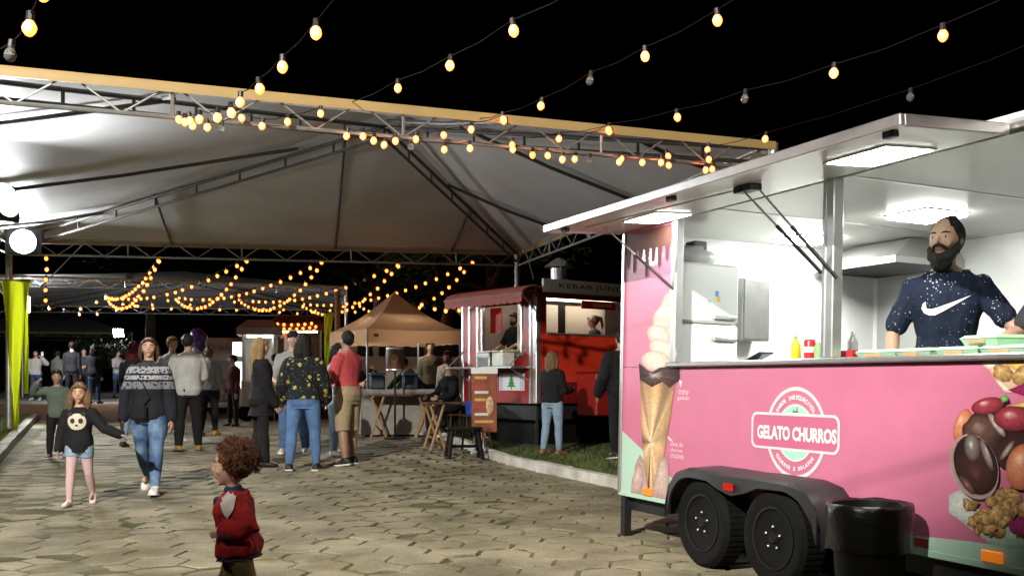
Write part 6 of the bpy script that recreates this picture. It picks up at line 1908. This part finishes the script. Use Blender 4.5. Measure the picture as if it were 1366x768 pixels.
person('person in a tan knit cap and white t-shirt behind the man in grey', (p2.x, p2.y, gz(p2.x, p2.y)), yaw=30, H=1.78, tone=.9, wS=1.02, girth=1.05, head=(15, 5),
       top=dict(mat=cloth('white_cotton2', (.6, .6, .58)), sl=.9, hem=-.03, ex=.011, name='t_shirt'), bottom=dict(mat=M_denim), shoes=dict(mat=M_whites), hair=dict(style='short', mat=H_brown, cap=cloth('tan_wool', (.38, .2, .07))), det=1)
p2 = at(203, 0, 20.5)
person('person with fair hair standing behind the walking woman', (p2.x, p2.y, gz(p2.x, p2.y)), yaw=150, H=1.72, top=dict(mat=M_blackc, ex=.013), bottom=dict(mat=M_ddenim), shoes=dict(mat=M_blacks), hair=dict(style='short', mat=H_lb), det=0)
# --- middle group
p = gp(348, 622)
person('blonde woman in a long black coat and flared black trousers', p, yaw=115, H=1.66, wS=.93, wH=1.05, legs=((2, 2, 2), (-2, 4, 2)), arms=(((.15, .15, -1), (-.1, .5, -.9)), ((.15, .2, -1), (-.15, .7, -.7))), head=(-5, 4),
       top=dict(mat=M_blackc, hem=-.12, ex=.016, slx=.008, flare=.06, name='coat'), bottom=dict(mat=cloth('black_cloth2', (.014, .014, .015), .2), exf=lambda k: .004 + .022 * max(0, k - 1)), shoes=dict(mat=M_blacks),
       hair=dict(style='long', mat=H_blond, len=1.65, vol=1.04, w=.9), det=2, face=True)
def floral():
    m = cloth('floral_blouse', (.012, .014, .016))
    nt, b = nodes_of(m)
    tc = nt.nodes.new('ShaderNodeTexCoord')
    vo = nt.nodes.new('ShaderNodeTexVoronoi'); vo.inputs['Scale'].default_value = 11; nt.links.new(tc.outputs['Object'], vo.inputs['Vector'])
    no = nt.nodes.new('ShaderNodeTexNoise'); no.inputs['Scale'].default_value = 30; nt.links.new(tc.outputs['Object'], no.inputs['Vector'])
    ad = nt.nodes.new('ShaderNodeMath'); ad.operation = 'MULTIPLY_ADD'; ad.inputs[1].default_value = .35; nt.links.new(no.outputs['Fac'], ad.inputs[0]); nt.links.new(vo.outputs['Distance'], ad.inputs[2])
    rp = nt.nodes.new('ShaderNodeValToRGB'); e = rp.color_ramp.elements
    e[0].position = .43; e[0].color = (.52, .46, .14, 1); e[1].position = .46; e[1].color = (.012, .014, .018, 1)
    x = e.new(.40); x.color = (.40, .34, .05, 1)
    nt.links.new(ad.outputs[0], rp.inputs['Fac'])
    v2 = nt.nodes.new('ShaderNodeTexVoronoi'); v2.inputs['Scale'].default_value = 26; nt.links.new(tc.outputs['Object'], v2.inputs['Vector'])
    lt = nt.nodes.new('ShaderNodeMath'); lt.operation = 'LESS_THAN'; lt.inputs[1].default_value = .22; nt.links.new(v2.outputs['Distance'], lt.inputs[0])
    mx = nt.nodes.new('ShaderNodeMix'); mx.data_type = 'RGBA'; mx.blend_type = 'LIGHTEN'; nt.links.new(lt.outputs[0], mx.inputs[0]); nt.links.new(rp.outputs['Color'], mx.inputs[6]); mx.inputs[7].default_value = (.09, .14, .12, 1)
    nt.links.new(mx.outputs[2], b.inputs['Base Color'])
    return m
p = gp(405, 627)
person('woman in a dark floral blouse and tight blue jeans seen from behind', p, yaw=182, H=1.70, wS=1.0, wH=1.14, girth=1.1, legs=((2, 3, 5), (-2, 4, 6)), arms=(((.35, .1, -1), (.0, .6, -.7)), ((.35, .1, -1), (.0, .6, -.7))),
       top=dict(mat=floral(), sl=1.9, hem=.015, ex=.016, slx=.012, wr=.014, flare=.03, name='blouse'), bottom=dict(mat=cloth('mid_denim', (.10, .19, .38), .25), ex=.003), shoes=dict(mat=M_blacks, sole=M_whites),
       hair=dict(style='long', mat=H_dark, len=1.05, vol=1.12, w=1.15, wr=.02, wf=26), det=2)
p2 = at(391, 0, 15.2)
person('man in a dark cap and grey t-shirt with jeans behind the floral blouse', (p2.x, p2.y, gz(p2.x, p2.y)), yaw=10, H=1.80, wS=1.05, girth=1.08, tone=.85, arms=(((.3, .2, -1), (-.1, .9, -.2)), ((.3, .1, -1), (.0, .6, -.6))), legs=((3, 3, 4), (-3, 3, 7)),
       top=dict(mat=cloth('mid_grey_cotton', (.3, .3, .28)), sl=.9, hem=-.03, ex=.012, name='t_shirt'), bottom=dict(mat=M_denim, ex=.01), shoes=dict(mat=M_whites), hair=dict(style='short', mat=H_dark, cap=M_blackc), det=1, face=True)
def cup(t, T, hp, J, H):
    wr = J[('arm', 0)][2] + J[('arm', 0)][3] * .07
    mb = MB(); mb.lathe([(.03, -.05), (.038, .07), (.034, .07), (.026, -.04)], wr, 14); mb.build('cup', mat('clear_cup', (.8, .8, .8), .2, trans=.5), t, True)
p = gp(463, 619)
person('man in a coral red polo shirt and beige shorts', p, yaw=-118, H=1.76, tone=.62, wS=1.06, girth=1.12, legs=((3, 3, 6), (-4, 5, 6)), arms=(((.25, .35, -1), (-.15, .95, .05)), ((.25, .3, -1), (-.1, .95, .0))), head=(-10, 4),
       top=dict(mat=cloth('coral_pique', (.46, .07, .075)), sl=.85, hem=-.005, ex=.012, slx=.008, collar=True, name='polo_shirt'), bottom=dict(mat=cloth('beige_twill', (.36, .28, .18)), ex=.014, exf=.018, to=1.08, name='shorts'), shoes=dict(mat=M_blacks, sole=M_whites),
       hair=dict(style='short', mat=H_dark, fringe=False, vol=.98), det=2, face=True)
p2 = at(452, 0, 14.9)
person('woman in a pale top and light jeans facing the man in red', (p2.x, p2.y, gz(p2.x, p2.y)), yaw=55, H=1.62, wS=.93, wH=1.05, legs=((3, 3, 4), (-3, 3, 5)), arms=(((.2, .3, -1), (-.2, .95, .1)), ((.2, .3, -1), (-.2, .95, .1))), head=(10, 5),
       top=dict(mat=cloth('pale_blue_cotton', (.4, .45, .52)), sl=.9, hem=-.02, ex=.012), bottom=dict(mat=M_ldenim, ex=.008), shoes=dict(mat=M_whites), hair=dict(style='long', mat=H_dark, len=.9), det=1, face=True)
p = gp(489, 574)
chs = thing('plain_chair', 'dark chair under the person in jeans beside the folding table', 'chair', p, R(120))
mb = MB(); mb.box((-.2, -.2, .42), (.2, .2, .45), bev=.01); mb.build('seat', M_dwood, chs)
mb = MB(); mb.box((-.2, .18, .55), (.2, .21, .85), bev=.01); mb.build('backrest', M_dwood, chs)
for sx in (-1, 1):
    for sy in (-1, 1):
        mb = MB(); mb.tube([(sx * .18, sy * .18, 0), (sx * .18, sy * .18, .42 if sy < 0 else .86)], .016, 6); mb.build('leg', M_dwood, chs)
person('person in jeans sitting with their back to the folding table', p, yaw=120, H=1.62, legs=((82, 80, 8), (78, 88, 8)), lean=6,
       top=dict(mat=cloth('brown_cotton', (.16, .08, .05)), hem=-.02), bottom=dict(mat=M_denim, ex=.008), shoes=dict(mat=M_blacks), hair=dict(style='short', mat=H_brown), det=1)
p2 = at(311, 0, 22.5)
person('person in a dark maroon top standing by the glowing light box', (p2.x, p2.y, gz(p2.x, p2.y)), yaw=-40, H=1.55, top=dict(mat=cloth('maroon', (.07, .012, .015)), ex=.013), bottom=dict(mat=M_blackc), shoes=dict(mat=M_blacks), hair=dict(style='short', mat=H_dark), tone=.8, det=0)
# --- stall and tables
p2 = at(562, 0, 20.2)
person('person in dark green bending over the stall table', (p2.x, p2.y, gz(p2.x, p2.y)), yaw=-60, H=1.62, lean=42, head=(0, 25), arms=(((.2, .8, -.7), (-.1, .7, -.8)), ((.2, .8, -.7), (-.1, .7, -.8))), top=dict(mat=cloth('dark_green', (.02, .04, .022)), ex=.012), bottom=dict(mat=M_blackc), shoes=dict(mat=M_blacks), hair=dict(style='short', mat=H_dark), det=1)
p2 = at(597, 0, 21.0)
person('person in a white top with a red cap beside the red trailer', (p2.x, p2.y, gz(p2.x, p2.y)), yaw=-20, H=1.66, top=dict(mat=cloth('off_white', (.5, .46, .42)), ex=.012), bottom=dict(mat=M_blackc), shoes=dict(mat=M_blacks), hair=dict(style='short', mat=H_dark, cap=cloth('red_wool', (.25, .02, .02))), det=0)
p2 = at(574, 0, 21.6)
person('person in a khaki shirt standing under the beige tent', (p2.x, p2.y, gz(p2.x, p2.y)), yaw=15, H=1.84, top=dict(mat=cloth('khaki_shirt', (.14, .13, .09)), ex=.014), bottom=dict(mat=M_blackc), shoes=dict(mat=M_blacks), hair=dict(style='short', mat=H_dark), det=0)
p2 = at(604, 0, 18.6)
person('person in black sitting beside the red trailer', (p2.x, p2.y, gz(p2.x, p2.y) + .1), yaw=-50, H=1.7, legs=((80, 84, 10), (76, 84, 12)), lean=10, tone=.7, arms=(((.25, .5, -1), (-.2, .9, -.2)), ((.25, .5, -1), (-.2, .9, -.2))), top=dict(mat=M_blackc, ex=.014), bottom=dict(mat=M_blackc, ex=.01), shoes=dict(mat=M_whites), hair=dict(style='short', mat=H_dark), det=1)
sb = thing('plain_chair', 'dark chair under the person in black beside the red trailer', 'chair', (p2.x, p2.y, gz(p2.x, p2.y) + .08), R(-50))
mb = MB(); mb.box((-.2, -.2, .39), (.2, .2, .42), bev=.01); mb.build('seat', M_dwood, sb)
for sx in (-1, 1):
    for sy in (-1, 1):
        mb = MB(); mb.tube([(sx * .18, sy * .18, 0), (sx * .18, sy * .18, .39)], .016, 6); mb.build('leg', M_dwood, sb)
# --- at the kebab trailer
def phone(t, T, hp, J, H):
    wr = J[('arm', 1)][2] + J[('arm', 1)][3] * .09
    mb = MB(); mb.box(wr - Vector((.035, .006, .0)), wr + Vector((.035, .006, .13)), bev=.004); mb.build('phone', M_wtape, t)
p2 = at(737, 0, 15.25)
person('long haired woman in a black top and pale jeans waiting at the red trailer', (p2.x, p2.y, .105), yaw=140, H=1.52, wS=.94, wH=1.08, legs=((3, 3, 2), (-3, 6, 3)), arms=(((.15, .2, -1), (-.1, .95, .1)), ((.2, .3, -1), (-.1, .95, .12))),
       top=dict(mat=M_blackc, hem=-.01, ex=.013, slx=.006), bottom=dict(mat=M_ldenim, ex=.005), shoes=dict(mat=mat('tan_shoe', (.25, .13, .06))), hair=dict(style='long', mat=H_lb, len=1.35, vol=1.02), det=1, extra=phone)
p2 = at(829, 0, 14.7)
person('person dressed all in black beside the far end of the pink trailer', (p2.x, p2.y, .1), yaw=200, H=1.82, wS=1.05, girth=1.1, legs=((3, 3, 4), (-4, 6, 4)), arms=(((.3, .1, -1), (.0, .5, -.8)), ((.3, .1, -1), (.0, .6, -.8))), top=dict(mat=M_blackc, hem=-.06, ex=.018, slx=.01, name='coat'), bottom=dict(mat=M_blackc, ex=.008), shoes=dict(mat=M_blacks, sole=M_whites), hair=dict(style='short', mat=H_dark), det=1)
kp_ = kw(.42, 1.12, KB + .05)
person('bearded man in black working inside the red kebab trailer', kp_, yaw=-45, H=1.5, tone=.72, arms=(((.2, .5, -1), (-.1, .9, -.4)), ((.2, .5, -1), (-.1, .9, -.4))), head=(10, 8), top=dict(mat=M_blackc, sl=.9, ex=.012), bottom=dict(mat=M_blackc), shoes=dict(mat=M_blacks), hair=dict(style='short', mat=H_dark, beard=1), det=1, face=True)
kp_ = kw(1.72, .42, KB + .05)
def scarf(t, T, hp, J, H):
    mb = MB(); mb.tube([hp(-.34, -.1, .0), hp(-.3, .2, .2), hp(0, .36, .3), hp(.3, .2, .2), hp(.34, -.1, .0)], .11 * t['_hh'], 10, rnd=True); mb.ball(hp(0, -.05, .18), (.41 * t['_hh'], .44 * t['_hh'], .38 * t['_hh']), 14, 9)
    solid(mb, 'headscarf', cloth('white_scarf', (.62, .62, .6)), t, .012, 2)
person('fair haired person in a white headscarf inside the red kebab trailer', kp_, yaw=-75, H=1.45, hk=1.15, head=(-5, 12), lean=8, top=dict(mat=cloth('slate_cloth', (.06, .065, .075)), ex=.012), bottom=dict(mat=M_blackc), shoes=dict(mat=M_blacks), hair=dict(style='pony', mat=H_blond, len=.3, vol=1.0), det=1, extra=scarf)
# --- far people on the terrace
def far(label, px, Y, yaw, H, top, bottom, hair, **k):
    c = at(px, 0, Y)
    z = .545 + .115 * max(0, Y - 28.6) / 46.4 if Y > 28.6 else gz(c.x, Y)
    person(label, (c.x, Y, z), yaw=yaw, H=H, top=top, bottom=bottom, shoes=k.pop('shoes', dict(mat=M_blacks)), hair=hair, det=0, **k)
def phone2(t, T, hp, J, H):
    wr = J[('arm', 1)][2] + Vector((0, 0, .08))
    mb = MB(); mb.box(wr - Vector((.04, .006, .0)), wr + Vector((.04, .006, .14)), bev=.004); mb.build('phone', M_white, t)
far('woman in a white jacket holding up a phone on the far paving', 48, 33.5, 5, 1.62, dict(mat=cloth('white_jacket', (.52, .49, .46)), ex=.016, slx=.01), dict(mat=M_ddenim), dict(style='long', mat=H_dark, len=.6), arms=(((.4, .1, -1), (-.3, .7, -.5)), ((.75, .4, -.3), (-.45, .55, .7))), shoes=dict(mat=M_whites), extra=phone2)
far('man in dark clothes standing beside the woman with the phone', 96, 30.5, 185, 1.78, dict(mat=M_blackc, ex=.015), dict(mat=M_blackc), dict(style='short', mat=H_dark), tone=.7)
far('woman with long dark curly hair and dark coat seen from behind', 126, 29.2, 175, 1.64, dict(mat=M_blackc, ex=.018, hem=-.1), dict(mat=M_ddenim), dict(style='long', mat=H_dark, len=1.2, vol=1.25, w=1.25, wr=.03, wf=22))
far('man in a white t-shirt and jeans under the far floodlight', 157, 37.0, 60, 1.72, dict(mat=cloth('white_tee', (.6, .6, .58)), sl=.9, ex=.012), dict(mat=M_denim), dict(style='short', mat=H_dark), arms=(((.3, .4, -.9), (-.1, .9, .1)), ((.2, .1, -1), (.0, .5, -.8))))
far('person in a dark top with arms folded beyond the curly haired woman', 112, 34, 20, 1.7, dict(mat=cloth('slate_top', (.05, .05, .06)), ex=.013), dict(mat=M_blackc), dict(style='short', mat=H_dark), arms=(((.25, .3, -1), (-.8, .6, .1)), ((.25, .3, -1), (-.8, .6, .0))))
far('person in a pale hoodie half hidden behind the dark clothed man', 77, 36, 170, 1.66, dict(mat=cloth('pale_hoodie', (.3, .3, .3)), ex=.016, hood=True), dict(mat=M_ddenim), dict(style='short', mat=H_brown))
